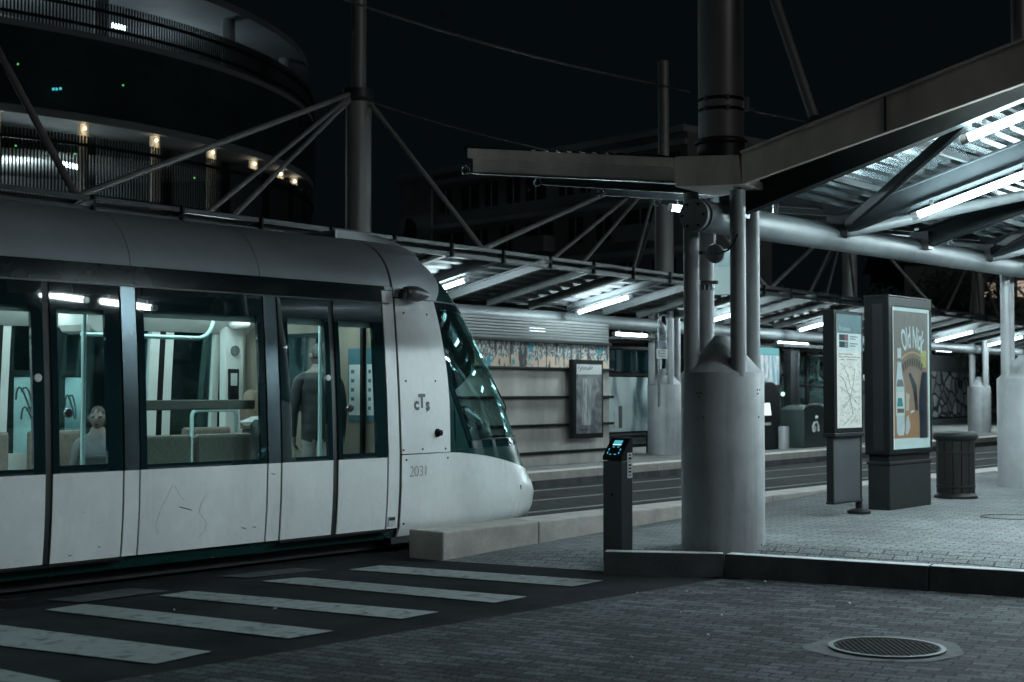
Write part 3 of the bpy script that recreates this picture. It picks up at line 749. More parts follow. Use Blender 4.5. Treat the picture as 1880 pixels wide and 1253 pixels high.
# sun blind behind the glass
def zbl(t): return 1.50+.62*max(0, min(1, (t-.33)/.75))
nosepatch('sun_blind', mk('blind cloth', (.006, .012, .012), .9, spec=.05), lambda z: tEdge(z)+.02, lambda z: PI/2, zbl, ZV-.03, 24, 10, off=-.07, solid=.01, mirror=True)
tV0, tV1 = tau(799, ZV+.01), tau(769, 2.93)
tVis = lambda z: tV0+(tV1-tV0)*((z-ZV)/(2.93-ZV))
ZTOP = LT[-1][0]
nosepatch('visor', M['green'], tVis, PI/2, ZV+.006, 2.95, 24, 12, off=-.004, mirror=True)
nosepatch('cab_roof', M['silver'], .0, lambda z: tVis(z)-.003, ZV+.004, 2.95, 16, 12, mirror=True)
nosepatch('cab_roof_top', M['silver'], .0, PI, 2.952, ZTOP, 40, 6)
MB().poly([S(PI*i/40, ZTOP-.002) for i in range(41)]).build('roof_cap', M['silver'], tram)
nosepatch('seam_rail', M['metal_dark'], lambda z: .0, lambda z: PI, ZV-.008, ZV+.004, 60, 1, off=.004, solid=.02)
nosepatch('nose_skirt', M['green'], .0, PI, .10, LT[0][0]+.01, 50, 3, off=-.05, solid=.02)
MB().prism([S(PI*i/30, .3)-Z*.15 -U*.1 for i in range(31)], (0, 0, -.06)).build('nose_floor', M['under'], tram)
# inside the cab
MB().prism([S(.45+(PI-.9)*i/20, 1.0)-U*.22-Z*.14 for i in range(21)], (0, 0, .06)).build('dashboard', M['charcoal'], tram, bevel=.01)
cs = MB().obox(UV(X0+.75, VC+.0, .82), U, N, Z, .5, .5, .12).build('driver_seat', M['charcoal'], tram, bevel=.03)
MB().obox(UV(X0+.5, VC+.0, 1.2), U, N, Z, .12, .48, .7).build('seat_back', M['charcoal'], cs, bevel=.04)
MB().obox(UV(X0+.5, VC+.0, 1.62), U, N, Z, .1, .28, .2).build('head_rest', M['charcoal'], cs, bevel=.04)
mp = VP(866, 768, -10.08)
mir = MB().sphere((0, 0, 0), .17, .07, .10).v
mm = MB(); s0 = MB().sphere((0, 0, 0), .19, .07, .09, 20, 12)
mm.add([mp+U*v.x*.9+N*v.y+Z*(v.z-v.x*.5) for v in s0.v], s0.f); mm.build('cab_mirror', M['chrome'], tram, smooth=True)
s0 = MB().sphere((0, 0, 0), .13, .10, .14, 18, 12)
mm = MB(); mm.add([VP(882, 797, -10.16)+U*v.x+N*v.y+Z*v.z for v in s0.v], s0.f); mm.build('display_hood', M['cladding'], tram, smooth=True)
# wiper arm lying across the screen
MB().path([S(PI/2-.1, ZS+.10, .02), S(.95, ZS+.45, .025), S(.80, ZS+.85, .025)], .008).build('wiper', M['black'], tram, smooth=True)
MB().path([S(1.05, ZS+.115, .012), S(.80, ZS+.112, .012), S(tG0+.06, ZS+.108, .012)], .006).build('wiper_blade', M['black'], tram, smooth=True)
# camera pod on the cab roof
pc = TS(752, 541)+N*.07; mm = MB()
prof = [(.0, -.16), (.045, -.155), (.07, -.13), (.08, -.06), (.078, .02), (.062, .10), (.035, .17), (.012, .205), (0, .21)]
mm.lathe(pc, prof, 24, axis=U); pod = mm.build('camera_pod', mk('grey pod', (.14, .14, .145), .3, .4), tram, smooth=True, angle=60)
MB().tube(pc-N*.09-U*.03, pc-U*.03, .05, n=16).build('pod_mount', M['metal_dark'], tram, smooth=True)
MB().lathe(pc-U*.162, [(.05, -.004), (.05, .006)], 20, axis=U).build('pod_lens', M['black_glass'], tram, smooth=True)
# small fittings
def on_nose(px, py):
    z = 1.5
    for _ in range(15):
        t = tau(px, z); p = S(t, z); z += (proj(p)[1]-py)*p.y/FPX
    return t, z
for px, py in ((735+6, 575), (783, 578), (745, 700), (799, 700), (741, 827), (776, 825), (818, 824), (746, 845), (822, 841), (741, 962)):
    t, z = on_nose(px, py); p = S(t, z); n = (S(t, z, .01)-p).normalized()
    MB().tube(p-n*.003, p+n*.004, .011, n=10).build('rivet', M['ink'], tram)
t, z = on_nose(803, 795); p = S(t, z); n = (S(t, z, .01)-p).normalized()
MB().lathe(p, [(.042, -.004), (.042, .012), (.028, .022), (.03, .05), (.012, .06), (0, .06)], 20, axis=n).build('cab_handle', M['black'], tram, smooth=True)
z = .50; t = tau(956, z); p = S(t, z); n = (S(t, z, .01)-p).normalized()
MB().obox(p, n.cross(Z).normalized(), n, Z, .022, .01, .05).build('tow_slot', M['ink'], tram)
def nose_text(body, px, py, size, mat, name, bold=0., dx=0, dz=0, sx=1.):
    t0, z0 = on_nose(px, py); L = LL(z0); u00 = X0+L*math.sin(t0)
    def fn(x, y):
        z = z0+y; L = LL(z); return S(math.asin(max(-1, min(1, (u00+x-X0)/L))), z, .004)
    return MB().text(body, size, fn, bold, sx).build(name, mat, tram)
nose_text('c', 764.5, 752, .165, M['logo_ink'], 'operator_logo', .007, sx=1.0)
nose_text('T', 774.5, 748, .18, M['logo_ink'], 'operator_logo', .008, sx=.92)
nose_text('s', 785, 753, .165, M['logo_ink'], 'operator_logo', .007, sx=1.0)
nose_text(',', 783.5, 753, .17, M['logo_ink'], 'operator_logo', .004)
for k_, ch_ in enumerate('2031'): nose_text(ch_, 755.5+8.6*k_, 875.5-.7*k_, .148, M['num_ink'], 'fleet_number', -.0035, sx=1.05)
p = TS(719, 957)
MB().obox(p+N*.002, U, N, Z, .10, .006, .09).build('door_sticker', M['sticker'], tram)
MB().obox(p+N*.006+Z*.022, U, N, Z, .08, .004, .03).build('sticker_print', M['ink'], tram)
# ghost of a removed decal and scratches on the flank
gh = mk('adhesive ghost', (.72, .745, .74), .4, var=.06)
def flank_line(pts, w, mat, name):
    m = MB()
    for (a, b), (c, d) in zip(pts, pts[1:]):
        P, Q = TS(a, b), TS(c, d); m.bar(P+N*.0005, Q+N*.0005, w, .004, up=N)
    m.build(name, mat, tram)
flank_line([(318, 890), (306, 915), (294, 940), (286, 965), (291, 980), (304, 984)], .007, gh, 'decal_ghost')
flank_line([(322, 892), (330, 908), (340, 920)], .007, gh, 'decal_ghost')
flank_line([(382, 905), (370, 925), (366, 940), (380, 960), (376, 975), (366, 985)], .007, gh, 'decal_ghost')
for a, b in (((444, 969), (452, 971)), ((464, 968), (470, 968)), ((330, 931), (352, 937)), ((126, 1021), (131, 1020)), ((180, 1004), (184, 1005)), ((498, 870), (505, 871))):
    flank_line([a, b], .007, M['cladding'], 'scratch')

# ================================================================== COLUMNS
def make_column(loc, rise=0.):
    t = thing('canopy_column', 'x', 'column', loc)
    x, y, z = loc; r = .362
    def P_(a, b, c): return Vector((x+a, y+b, z+c))
    MB().lathe(P_(0, 0, -.1), [(r, 0), (r, 1.58), (r-.006, 1.592)], 56).build('drum', M['col'], t, smooth=True)
    MB().lathe(P_(0, 0, 1.493), [(r-.004, 0), (r-.05, .04), (.085, .30), (.07, .325), (0, .33)], 48).build('cone_cap', M['col'], t, smooth=True, angle=50)
    q = .297
    for k, (a, b) in enumerate(((.097, -.281), (-.281, -.097), (.281, .097), (-.097, .281))):
        MB().tube(P_(a, b, 1.46), P_(a, b, 3.06), .068, n=24).build('pipe', M['col'], t, smooth=True)
        MB().lathe(P_(a, b, 1.92), [(.0685, 0), (.0695, .002), (.0695, .006), (.0685, .008)], 24, caps=False).build('pipe_joint', M['col'], t)
    MB().lathe(P_(0, 0, 3.05), [(.05, .10), (.335, .12), (.335, .24), (.05, .24)], 8).build('head_plate', M['metal_dark'], t)
    MB().lathe(P_(0, 0, 3.29), [(.21, 0), (.21, .20), (.235, .22), (.235, .235), (.203, .26)], 40).build('mast_foot', M['metal_dark'], t, smooth=True)
    MB().tube(P_(0, 0, 3.5), P_(0, 0, 6.1), .2, n=40).build('mast', M['mast'], t, smooth=True)
    MB().lathe(P_(0, 0, 5.9), [(.205, 0), (.25, .06), (.25, .2), (.13, .22)], 32).build('collar', M['metal_dark'], t, smooth=True)
    MB().tube(P_(0, 0, 6.1), P_(0, 0, 8.35), .115, n=28).build('upper_mast', M['mast'], t, smooth=True)
    return t
f1 = G(1328, 1007, .225); c1 = Vector((f1.x*1.0297, f1.y+.362, .225))
f2 = G(1883, 897.5, PLAT); c2 = Vector((f2.x*1.0185, f2.y+.362, PLAT))
col1 = make_column(c1); tag(col1, 'big grey canopy column nearest the camera, beside the ticket validator')
col1['group'] = 'columns carrying the tram stop canopies'
# near canopy frame: a along the platform, b across it (+ towards the camera)
A_DIR = Vector((c2.x-c1.x, c2.y-c1.y, 0)).normalized()
B_DIR = Vector((A_DIR.y, -A_DIR.x, 0))
RISE = .022
def NP(a, b, z): return Vector((c1.x, c1.y, 0))+A_DIR*a+B_DIR*b+Z*(z+RISE*a)
SP = (c2-c1).length
def dup_col(loc, label):
    c = copy_tree(col1); c.location = loc; c['label'] = label; return c
dup_col(c2, 'grey canopy column at the right edge of the photo, behind the litter bin')
dup_col(NP(2*SP, 0, PLAT), 'grey canopy column next along the near platform, out past the right edge')
# far canopy frame
FA = (U-N*.06).normalized(); FB = Vector((FA.y, -FA.x, 0))
FO = UV(15.55, -16.2)
def FP(a, b, z): return FO+FA*a+FB*b+Z*z
FCOLS = []
for px in (657, 1220, 1561, 1797):
    a = 0.
    for _ in range(60):
        p = FP(a, 0, 0); a += (px-940-(p.x/p.y*FPX))*p.y/FPX/.55
    FCOLS.append(a)
FCOLS = [FCOLS[0]-9.6]+FCOLS
flabels = ['far platform canopy column hidden behind the rear of the tram', 'tall far platform mast rising behind the tram cab roof',
           'far platform column beside the shelter, seen left of the big near column', 'distant canopy column behind the two information panels', 'distant pale column in front of the rubble stone wall']
for a, l in zip(FCOLS, flabels): dup_col(FP(a, 0, .22), l)

# extras on the first column only
for px, py in ((1279, 722), (1284, 722), (1281, 729), (1389, 716), (1394, 716), (1390, 723), (1289, 767), (1392, 766), (1398, 1001)):
    sx = D(px, py, c1.y-.2).x-c1.x; sx = max(-.35, min(.35, sx)); dy = math.sqrt(.362**2-sx*sx); n_ = Vector((sx, -dy, 0))/.362
    q = Vector((c1.x+sx, c1.y-dy, D(px, py, c1.y-dy).z))
    MB().tube(q-n_*.01, q+n_*.002, .009, n=8).build('bolt_hole', M['ink'], col1)
dirc = Vector((-c1.x, -c1.y, 0)).normalized(); rgt = Vector((-dirc.y, dirc.x, 0)); rgt = rgt if rgt.x > 0 else -rgt
def C1(px, py, dy=0.): return D(px, py, c1.y+dy)
t = thing('loudspeaker', 'round grey loudspeaker with a black cable between the pipes of the near column', 'loudspeaker', C1(1313, 466, -.1))
q = C1(1313, 466, -.1)
MB().lathe(q, [(.03, -.10), (.07, -.06), (.083, -.03), (.083, .0), (.074, .008), (0, .008)], 28, axis=dirc).build('horn', M['col'], t, smooth=True)
for dx in (-.03, 0, .03): MB().lathe(q+rgt*dx+dirc*.008, [(.007, 0), (.007, .003)], 10, axis=dirc).build('hole', M['ink'], t)
MB().path([C1(1319, 466, -.2), C1(1336, 460, -.36), C1(1348, 447, -.37), C1(1354, 430, -.34), C1(1357, 400, -.3), C1(1358, 345, -.3)], .009, 8).build('cable', M['black'], t, smooth=True)
MB().bar(C1(1280, 464, .02), C1(1306, 466, .02), .03, .03).build('bracket', M['chrome'], t)
t = thing('pipe_clamp', 'steel hose clamp round the rear pipe of the near column', 'clamp', C1(1297, 520, .27))
MB().lathe(Vector((c1.x-.097, c1.y+.281, 2.46)), [(.07, 0), (.078, .005), (.078, .05), (.07, .055)], 24).build('band', M['chrome'], t, smooth=True)
MB().bar(C1(1285, 519, .18), C1(1318, 519, .18), .04, .03).build('bolt_bar', M['chrome'], t)
for zz in (205, 186):
    p = C1(1311, zz, 0)
    t = thing('strap_clamp', 'lower steel strap round the near mast' if zz == 205 else 'upper steel strap round the near mast', 'clamp', (c1.x, c1.y, p.z))
    MB().lathe(Vector((c1.x, c1.y, p.z)), [(.2, -.015), (.2045, -.013), (.2045, .013), (.2, .015)], 40).build('strap', M['black'], t, smooth=True)
    for sx in (-.155, .03):
        MB().obox(Vector((c1.x+sx, c1.y-math.sqrt(.207**2-sx*sx), p.z)), Vector((1, 0, 0)), Vector((0, 1, 0)), Z, .03, .02, .04).build('buckle', M['chrome'], t)
p = C1(1368, 192, 0)
t = thing('wire_anchor', 'small wire anchor bracket on the right of the near mast', 'bracket', p)
MB().obox(p, Vector((1, 0, 0)), Vector((0, 1, 0)), Z, .06, .06, .13).build('plate', M['chrome'], t, bevel=.005)
MB().bar(p-Z*.05-Vector((.03, 0, 0)), p-Z*.05+Vector((.08, 0, 0)), .03, .03).build('arm', M['chrome'], t)

# ================================================================== NEAR CANOPY
can = thing('near_canopy', 'butterfly canopy over the near platform with a corrugated metal underside', 'canopy', (c1.x, c1.y, 0), 0)
NA = 34.0
TZ = 3.07                                        # axis of the main tube
MB().tube(NP(-.42, 0, TZ), NP(NA, 0, TZ), .135, n=36).build('main_tube', M['tubepaint'], can, smooth=True)
fl = MB().lathe(NP(-.45, -.02, TZ), [(.11, -.03), (.138, -.025), (.138, .0), (.138, .02)], 36, axis=A_DIR).build('tube_flange', M['col'], can, smooth=True)
for k in range(6):
    p = NP(-.482, -.02, TZ)+B_DIR*(.105*math.cos(k*PI/3))+Z*(.105*math.sin(k*PI/3))
    MB().tube(p, p-A_DIR*.014, .011, n=8).build('flange_bolt', M['black'], fl)
for a in (1.0, 1.75, 3.3, 4.3, 5.3, 6.3, 7.3, 8.3):
    MB().lathe(NP(a, 0, TZ), [(.1355, -.012), (.1365, -.008), (.1365, .008), (.1355, .012)], 36, axis=A_DIR, caps=False).build('weld_ring', M['tubepaint'], can, smooth=True)
# frame head and fascias stand in the plane a = AF in front of the column
AF = -.37
def PA(px, py, a):                               # the point on the upright plane a
    d = ray(px, py); o = Vector((c1.x, c1.y, 0))
    t = (a+o.dot(A_DIR))/d.dot(A_DIR); p = Vector((d.x*t, d.y*t, CAM_Z+d.z*t)); return p
def bz(px, py, a):
    p = PA(px, py, a); return (p-Vector((c1.x, c1.y, 0))).dot(B_DIR), p.z-RISE*a
def line2(q0, q1):                               # z as a line in b through two survey points
    m = (q1[1]-q0[1])/(q1[0]-q0[0]); return lambda b: q0[1]+m*(b-q0[0])
fT, fB = line2(bz(1356, 285, AF), bz(1880, 76, AF)), line2(bz(1362, 338, AF), bz(1880, 152, AF))
gT, gM, gB = line2(bz(1240, 290, AF), bz(854, 272, AF)), line2(bz(1240, 308, AF), bz(854, 290, AF)), line2(bz(1240, 333, AF), bz(854, 316, AF))
hb0, hb1 = bz(1239, 320, AF)[0], bz(1359, 310, AF)[0]
rB = line2(bz(1400, 381, .05), bz(1880, 184, .05))
hd = MB().prism([NP(AF, hb0, gB(hb0)-.05), NP(AF, hb1+.01, fB(hb1)-.0), NP(AF, hb1-.02, fT(hb1)+.0), NP(AF, hb0, gT(hb0)+.01)], A_DIR*.70)
hd.build('frame_head', M['beam'], can, bevel=.006)
# right wing
RB = 4.9; SR = .25
def rz(b): return rB(b)                      # underside of the right rafters
ras = [0.05+2.32*k for k in range(15)]
def ibeam(p0, p1, h, w, tf=.018, tw=.012):
    m = MB(); up = Z
    d = (p1-p0).normalized(); s = d.cross(Z).normalized(); c = s.cross(d)
    m.bar(p0+c*(tf/2), p1+c*(tf/2), w, tf); m.bar(p0+c*(h-tf/2), p1+c*(h-tf/2), w, tf)
    m.bar(p0+c*(h/2), p1+c*(h/2), tw, h-2*tf+.002)
    return m
for a in ras:
    ibeam(NP(a, .16, rz(.16)), NP(a, RB, rz(RB)), .225, .11).build('rafter', M['beam_dark'], can)
    MB().obox(NP(a, .10, 3.17), A_DIR, B_DIR, Z, .16, .22, .2).build('rafter_shoe', M['metal_dark'], can)
for i, a in enumerate(ras[:-1]):
    if i % 2 == 0:
        MB().bar(NP(a+2.32, .15, 3.16), NP(a+.06, 2.15, rz(2.15)+.04), .06, .10).build('brace', M['beam_dark'], can, bevel=.01)
    else:
        MB().tube(NP(a, .15, 3.10), NP(a+2.3, 2.2, rz(2.2)+.03), .055, n=18).build('brace', M['tubepaint'], can, smooth=True)
# corrugated sheets, ribs along the platform
def corr(b0, b1, zf, a0, a1, per=.135, dep=.04):
    prof = []; b = b0; s = 1 if b1 > b0 else -1; n = int(abs(b1-b0)/per)
    for k in range(n):
        x = b0+s*k*per
        prof += [(x, 0), (x+s*per*.32, 0), (x+s*per*.45, dep), (x+s*per*.82, dep), (x+s*per*.97, 0)]
    m = MB(); vs = []
    for x, d in prof: vs += [NP(a0, x, zf(x)+d), NP(a1, x, zf(x)+d)]
    m.add(vs, [(2*i, 2*i+1, 2*i+3, 2*i+2) for i in range(len(prof)-1)])
    return m
corr(.12, RB+.1, lambda b: rz(b)+.295, AF+.07, NA).build('roof_sheet', M['galv'], can, solid=.006)
for b in (.6, 1.4, 2.2, 3.0, 3.8, 4.6):
    for k, a in enumerate(ras[:10]):
        pass
    MB().bar(NP(.0, b, rz(b)+.262), NP(NA, b, rz(b)+.262), .05, .055).build('purlin', M['beam_dark'], can)
# fascia on the right
fa = MB()
fa.prism([NP(AF, hb1+.012, fB(hb1)), NP(AF, RB+.15, fB(RB+.15)), NP(AF, RB+.15, fT(RB+.15)), NP(AF, hb1+.012, fT(hb1))], A_DIR*.06)
fa.build('fascia', M['beam'], can, bevel=.006)
MB().bar(NP(AF+.02, hb1+.012, fT(hb1)+.012), NP(AF+.02, RB+.15, fT(RB+.15)+.012), .11, .022).build('fascia_cap', M['beam'], can, bevel=.004)
for b in (1.65, 3.3):
    MB().bar(NP(AF-.004, b, fB(b)+.002), NP(AF-.004, b, fT(b)-.002), .022, .014, up=B_DIR).build('fascia_joint', M['metal_dark'], can)
# left wing
LB = bz(996, 337, 1.32)[0]; SL = .135
def lz(b): return 3.37+SL*abs(b)
las = [0.05+1.27*k for k in range(26)]
for i, a in enumerate(las):
    ibeam(NP(a, -.2, lz(.2)-.01), NP(a, LB, lz(LB)-.01), .17, .09).build('rafter', M['beam_dark'], can)
    if i < 6:
        p = NP(a, LB-.02, lz(LB)+.03)
        m = MB(); m.path([p+B_DIR*(-.045+.045*math.cos(k*PI/6))+Z*(.045*math.sin(k*PI/6)) for k in range(13)], .009, 8)
        m.build('end_ring', M['chrome'], can, smooth=True)
corr(-.15, LB+.05, lambda b: lz(b)+.19, AF+.14, NA).build('roof_sheet', M['galv'], can, solid=.006)
bl_ = bz(858, 295, AF)[0]
MB().prism([NP(AF+.05, hb0-.004, gB(hb0)), NP(AF+.05, bl_+.03, gB(bl_)), NP(AF+.05, bl_+.03, gM(bl_)), NP(AF+.05, hb0-.004, gM(hb0))], A_DIR*.04).build('fascia_web', M['beam'], can)
MB().prism([NP(AF, hb0-.004, gM(hb0)), NP(AF, bl_, gM(bl_)), NP(AF, bl_, gT(bl_)), NP(AF, hb0-.004, gT(hb0))], A_DIR*.13).build('fascia', M['beam'], can, bevel=.006)
MB().prism([NP(AF+.02, hb0-.004, gB(hb0)-.014), NP(AF+.02, bl_+.03, gB(bl_)-.014), NP(AF+.02, bl_+.03, gB(bl_)-.002), NP(AF+.02, hb0-.004, gB(hb0)-.002)], A_DIR*.10).build('fascia_flange', M['galv'], can)
MB().bar(NP(.02, LB, lz(LB)+.21), NP(NA, LB, lz(LB)+.21), .07, .09).build('edge_gutter', M['beam_dark'], can)
# tie rods from the mast collars
tb_ = bz(1494, 216, AF+.05)
for k in range(4):
    a = k*SP
    MB().tube(NP(a, .15, 6.05-RISE*a), NP(a+AF+.05, tb_[0], tb_[1]), .045, n=14).build('tie_rod', M['mast'], can, smooth=True)
# brackets standing on the main tube
for a in (1.05, 3.4, 4.75, 5.9, 7.4):
    MB().bar(NP(a, .02, TZ+.12), NP(a, .02, TZ+.26), .035, .05).build('tube_bracket', M['chrome'], can)

# ================================================================== TUBE LIGHTS
def make_tube(L=1.25):
    t = thing('tube_light', 'x', 'light', (0, 0, 0), group='fluorescent tube lights under the canopies')
    MB().tube((-L/2+.06, 0, 0), (L/2-.06, 0, 0), .036, n=14).build('tube', M['tube'], t, smooth=True, local=True)
    for s in (-1, 1):
        MB().tube((s*(L/2-.06), 0, 0), (s*L/2, 0, 0), .04, n=14).build('end_cap', M['sticker'], t, smooth=True, local=True)
        MB().obox((s*(L/2-.2), 0, .055), Vector((1, 0, 0)), Vector((0, 1, 0)), Z, .03, .02, .07).build('hanger', M['metal_dark'], t, local=True)
    return t
tube0 = make_tube(); tube_used = [False]
def place_tube(p0, p1, label, scale=None):
    o = tube0 if not tube_used[0] else copy_tree(tube0)
    tube_used[0] = True
    d = (p1-p0); o.location = (p0+p1)/2
    x = d.normalized(); y = Z.cross(x).normalized(); z = x.cross(y)
    o.rotation_mode = 'QUATERNION'; o.rotation_quaternion = Matrix((x, y, z)).transposed().to_quaternion()
    o.scale = (d.length/1.25, 1, 1)
    o['label'] = label; o['group'] = 'fluorescent tube lights under the canopies'
    return o
def rt(a, b0, b1, label): return place_tube(NP(a, b0, rz(b0)-.11), NP(a, b1, rz(b1)-.11), label)
rt(.08, 2.1, 3.4, 'bright tube light at the top right corner, under the first rafter')
rt(2.24, .9, 2.2, 'bright tube light under the second rafter, just below the top right tube')
rt(-.02, 3.55, 4.8, 'outer tube light under the first rafter past the right edge')
tag(rt(4.70, 2.2, 3.5, 'x'), 'tube light under the third rafter of the near canopy past the right edge')
tag(rt(6.90, .9, 2.2, 'x'), 'tube light under the fourth rafter of the near canopy past the right edge')
tag(rt(9.3, 2.2, 3.5, 'x'), 'tube light beside the second near column past the right edge')
tag(rt(11.6, .9, 2.2, 'x'), 'tube light one bay beyond the second near column')
tag(rt(4.70, 3.6, 4.8, 'x'), 'outer tube light under the third rafter of the near canopy')
tag(rt(2.24, 3.5, 4.8, 'x'), 'outer tube light under the second rafter of the near canopy')  # this outer tube and the next two are added to brighten the tram nose
tag(rt(6.90, 3.5, 4.8, 'x'), 'outer tube light under the fourth rafter of the near canopy')
tag(rt(9.3, 3.7, 4.9, 'x'), 'outer tube light level with the second near column')
p = D(1228, 381, c1.y+2.2)
place_tube(p, p+(NP(0, -1, lz(1))-NP(0, 0, lz(0))).normalized()*-1.0 if False else p+Vector((.55, .12, -.05)), 'short tube light glimpsed left of the near column pipes')
for i, a in enumerate((8.7, 13.6, 18.5)):
    place_tube(NP(a, -2.5, lz(2.5)-.09), NP(a, -1.3, lz(1.3)-.09), 'tube light under the trackside wing, bay %s beyond the near column' % ('one', 'two', 'three')[i])

# ================================================================== FAR PLATFORM AND CANOPY
KB = 1.92
struct(MB().prism([FP(-30, KB-.3, -.02), FP(70, KB-.3, -.02), FP(70, -9, -.02), FP(-30, -9, -.02)], (0, 0, .26)).build('platform', M['far_pavers']))
for k in range(34):
    a = -14+k*2.0
    struct(MB().prism([FP(a+.005, KB, -.02), FP(a+1.995, KB, -.02), FP(a+1.995, KB-.296, -.02), FP(a+.005, KB-.296, -.02)], (0, 0, .275)).build('kerb', M['granite'], bevel=.012))
    struct(MB().prism([FP(a+.005, KB+.02, .0), FP(a+1.995, KB+.02, .0), FP(a+1.995, KB+.002, .0), FP(a+.005, KB+.002, .0)], (0, 0, .12)).build('kerb_foot', M['dark_kerb']))
fc = thing('far_canopy', 'long low canopy over the far platform with ribbed rafters and tie rods', 'canopy', FO, 0)
FT = 2.93
MB().tube(FP(-14, 0, FT), FP(9.15, 0, FT), .135, n=28).build('main_tube', M['tubepaint'], fc, smooth=True)
MB().tube(FP(9.9, 0, FT), FP(46, 0, FT), .135, n=28).build('main_tube', M['tubepaint'], fc, smooth=True)
MB().path([FP(9.1, 0, FT), FP(9.3, 0, FT-.02), FP(9.45, 0, FT-.1), FP(9.5, 0, FT-.25)], .13, 20).build('tube_elbow', M['tubepaint'], fc, smooth=True)
FE = 2.25
def fz(b): return 3.02+.225*b
fas = [-13.0+1.25*k for k in range(47)]
for a in fas:
    ibeam(FP(a, .12, fz(.12)), FP(a, FE, fz(FE)), .14, .10).build('rafter', M['far_rafter'], fc)
    MB().obox(FP(a, FE+.05, fz(FE)+.075), FA, FB, Z, .03, .13, .21).build('end_plate', M['beam_dark'], fc)
m = MB()
for a, b in zip(fas, fas[1:]):
    o = MB()
    o.bar(FP(a+.03, FE+.06, fz(FE)+.145), FP(b-.03, FE+.06, fz(FE)+.145), .05, .06)
    o.build('edge_rail', M['edge'], fc, bevel=.008)
    MB().bar(FP(a+.03, FE+.05, fz(FE)+.02), FP(b-.03, FE+.05, fz(FE)+.02), .05, .07).build('edge_rail', M['edge'], fc, bevel=.008)
def fcorr(b0, b1, zf, a0, a1, per=.25, dep=.05):
    prof = []; s = 1 if b1 > b0 else -1; n = int(abs(b1-b0)/per)
    for k in range(n):
        x = b0+s*k*per
        prof += [(x, 0), (x+s*per*.32, 0), (x+s*per*.45, dep), (x+s*per*.82, dep), (x+s*per*.97, 0)]
    m = MB(); vs = []
    for x, d in prof: vs += [FP(a0, x, zf(x)+d), FP(a1, x, zf(x)+d)]
    return m.add(vs, [(2*i, 2*i+1, 2*i+3, 2*i+2) for i in range(len(prof)-1)])
dark_sheet = mk('weathered sheet', (.055, .06, .063), .6, .2, var=.35, spec=.3)
fcorr(.05, FE-.1, lambda b: fz(b)+.15, -13.2, 45.5).build('roof_sheet', dark_sheet, fc, solid=.006)
fcorr(-.05, -4.3, lambda b: fz(-b)+.12, -13.2, 45.5).build('roof_sheet', dark_sheet, fc, solid=.006)
for a in [-12.5+2.5*k for k in range(24)]:
    ibeam(FP(a, -.12, fz(.12)-.05), FP(a, -4.2, fz(4.2)-.05), .15, .09).build('rafter', M['beam_dark'], fc)
# tie rods of each far mast
def tie(p, q, r=.042): MB().tube(p, q, r, n=12).build('tie_rod', M['mast'], fc, smooth=True)
TIEZ = 6.22
def edge_a(px):                                  # where sight line px crosses the canopy edge
    a = 0.
    for _ in range(100):
        p = FP(a, FE-.08, 0); a += (px-940-(p.x/p.y*FPX))*p.y/FPX/.7
    return a
offs = [edge_a(px)-FCOLS[2] for px in (885, 1015, 1070, 1163)]
for i, a in enumerate(FCOLS):
    top = FP(a, 0, TIEZ)
    if i == 1: ends = [edge_a(px) for px in (140, 378, 425)]
    else: ends = [a+o for o in offs]
    if i == 0: ends = ends[2:]
    for k, e in enumerate(ends):
        tie(top-FA*.22-Z*(.05*k), FP(e, FE-.08, fz(FE)+.17), .042 if k == 0 else .032)
    tie(FP(a, .25, TIEZ-.15), FP(a+.4, FE-.08, fz(FE)+.17))
    if i >= 2: tie(top+FA*.2, FP(a+3.4, -3.0, fz(3.0)+.3), .035)
e = edge_a(136); q = FP(e, FE-.08, fz(FE)+.17)
tie(D(-128, -140, q.y+1.6), q)
# tubes
k = 0
words = ['third', 'second', 'first']
labs = ['far canopy tube light behind the tram rear', 'far canopy tube light behind the tram body', 'slanting tube light just right of the tram cab roof', 'long slanting tube light above the stained wall', 'slanting tube light hidden behind the near column',
        'slanting tube light left of the map panel', 'slanting tube light between the map panel and the poster cabinet', 'slanting blue white tube light right of the poster cabinet', 'slanting tube light behind the right edge column', 'last slanting tube light at the far end']
for i, a in enumerate([-8.9, -4.0, .75, 5.55, 10.4, 15.1, 19.6, 24.3, 29.0, 34.0]):
    b0, b1 = (.45, 1.65)
    place_tube(FP(a, b0, fz(b0)-.10), FP(a, b1, fz(b1)-.10), labs[i])
labs = ['level tube light behind the frosted screens left of the tram doors', 'level tube light above the ribbed wall top', 'level tube light over the frosted shelter screen', 'level tube light above the far ticket machine', 'level tube light right of the poster cabinet, largest of the far row', 'second level tube light right of the poster cabinet', 'third level tube light right of the poster cabinet', 'tiny last level tube light before the right edge column']  # the first tube is added to backlight the frosted screens
for i, (px, py, w, b) in enumerate([(60, 592, 90, -1.6), (985, 606, 34, -1.2), (1158, 615, 74, -2.0), (1455, 631, 88, -2.0), (1732, 644, 56, -2.0), (1772, 646, 36, -2.0), (1803, 647, 30, -2.0), (1822, 648, 24, -2.0)]):  # the second tube stands in for a reflection at the wall top
    a = 5.
    for _ in range(80):
        p = FP(a, b, 0); a += (px-940-(p.x/p.y*FPX))*p.y/FPX/.6
    p = FP(a, b, 0); dd = p.y; zz = CAM_Z+(720-py)/FPX*dd
    L = w/FPX*dd/.62
    L = min(L, 2.4)
    place_tube(FP(a-L/2, b, zz), FP(a+L/2, b, zz), labs[i])

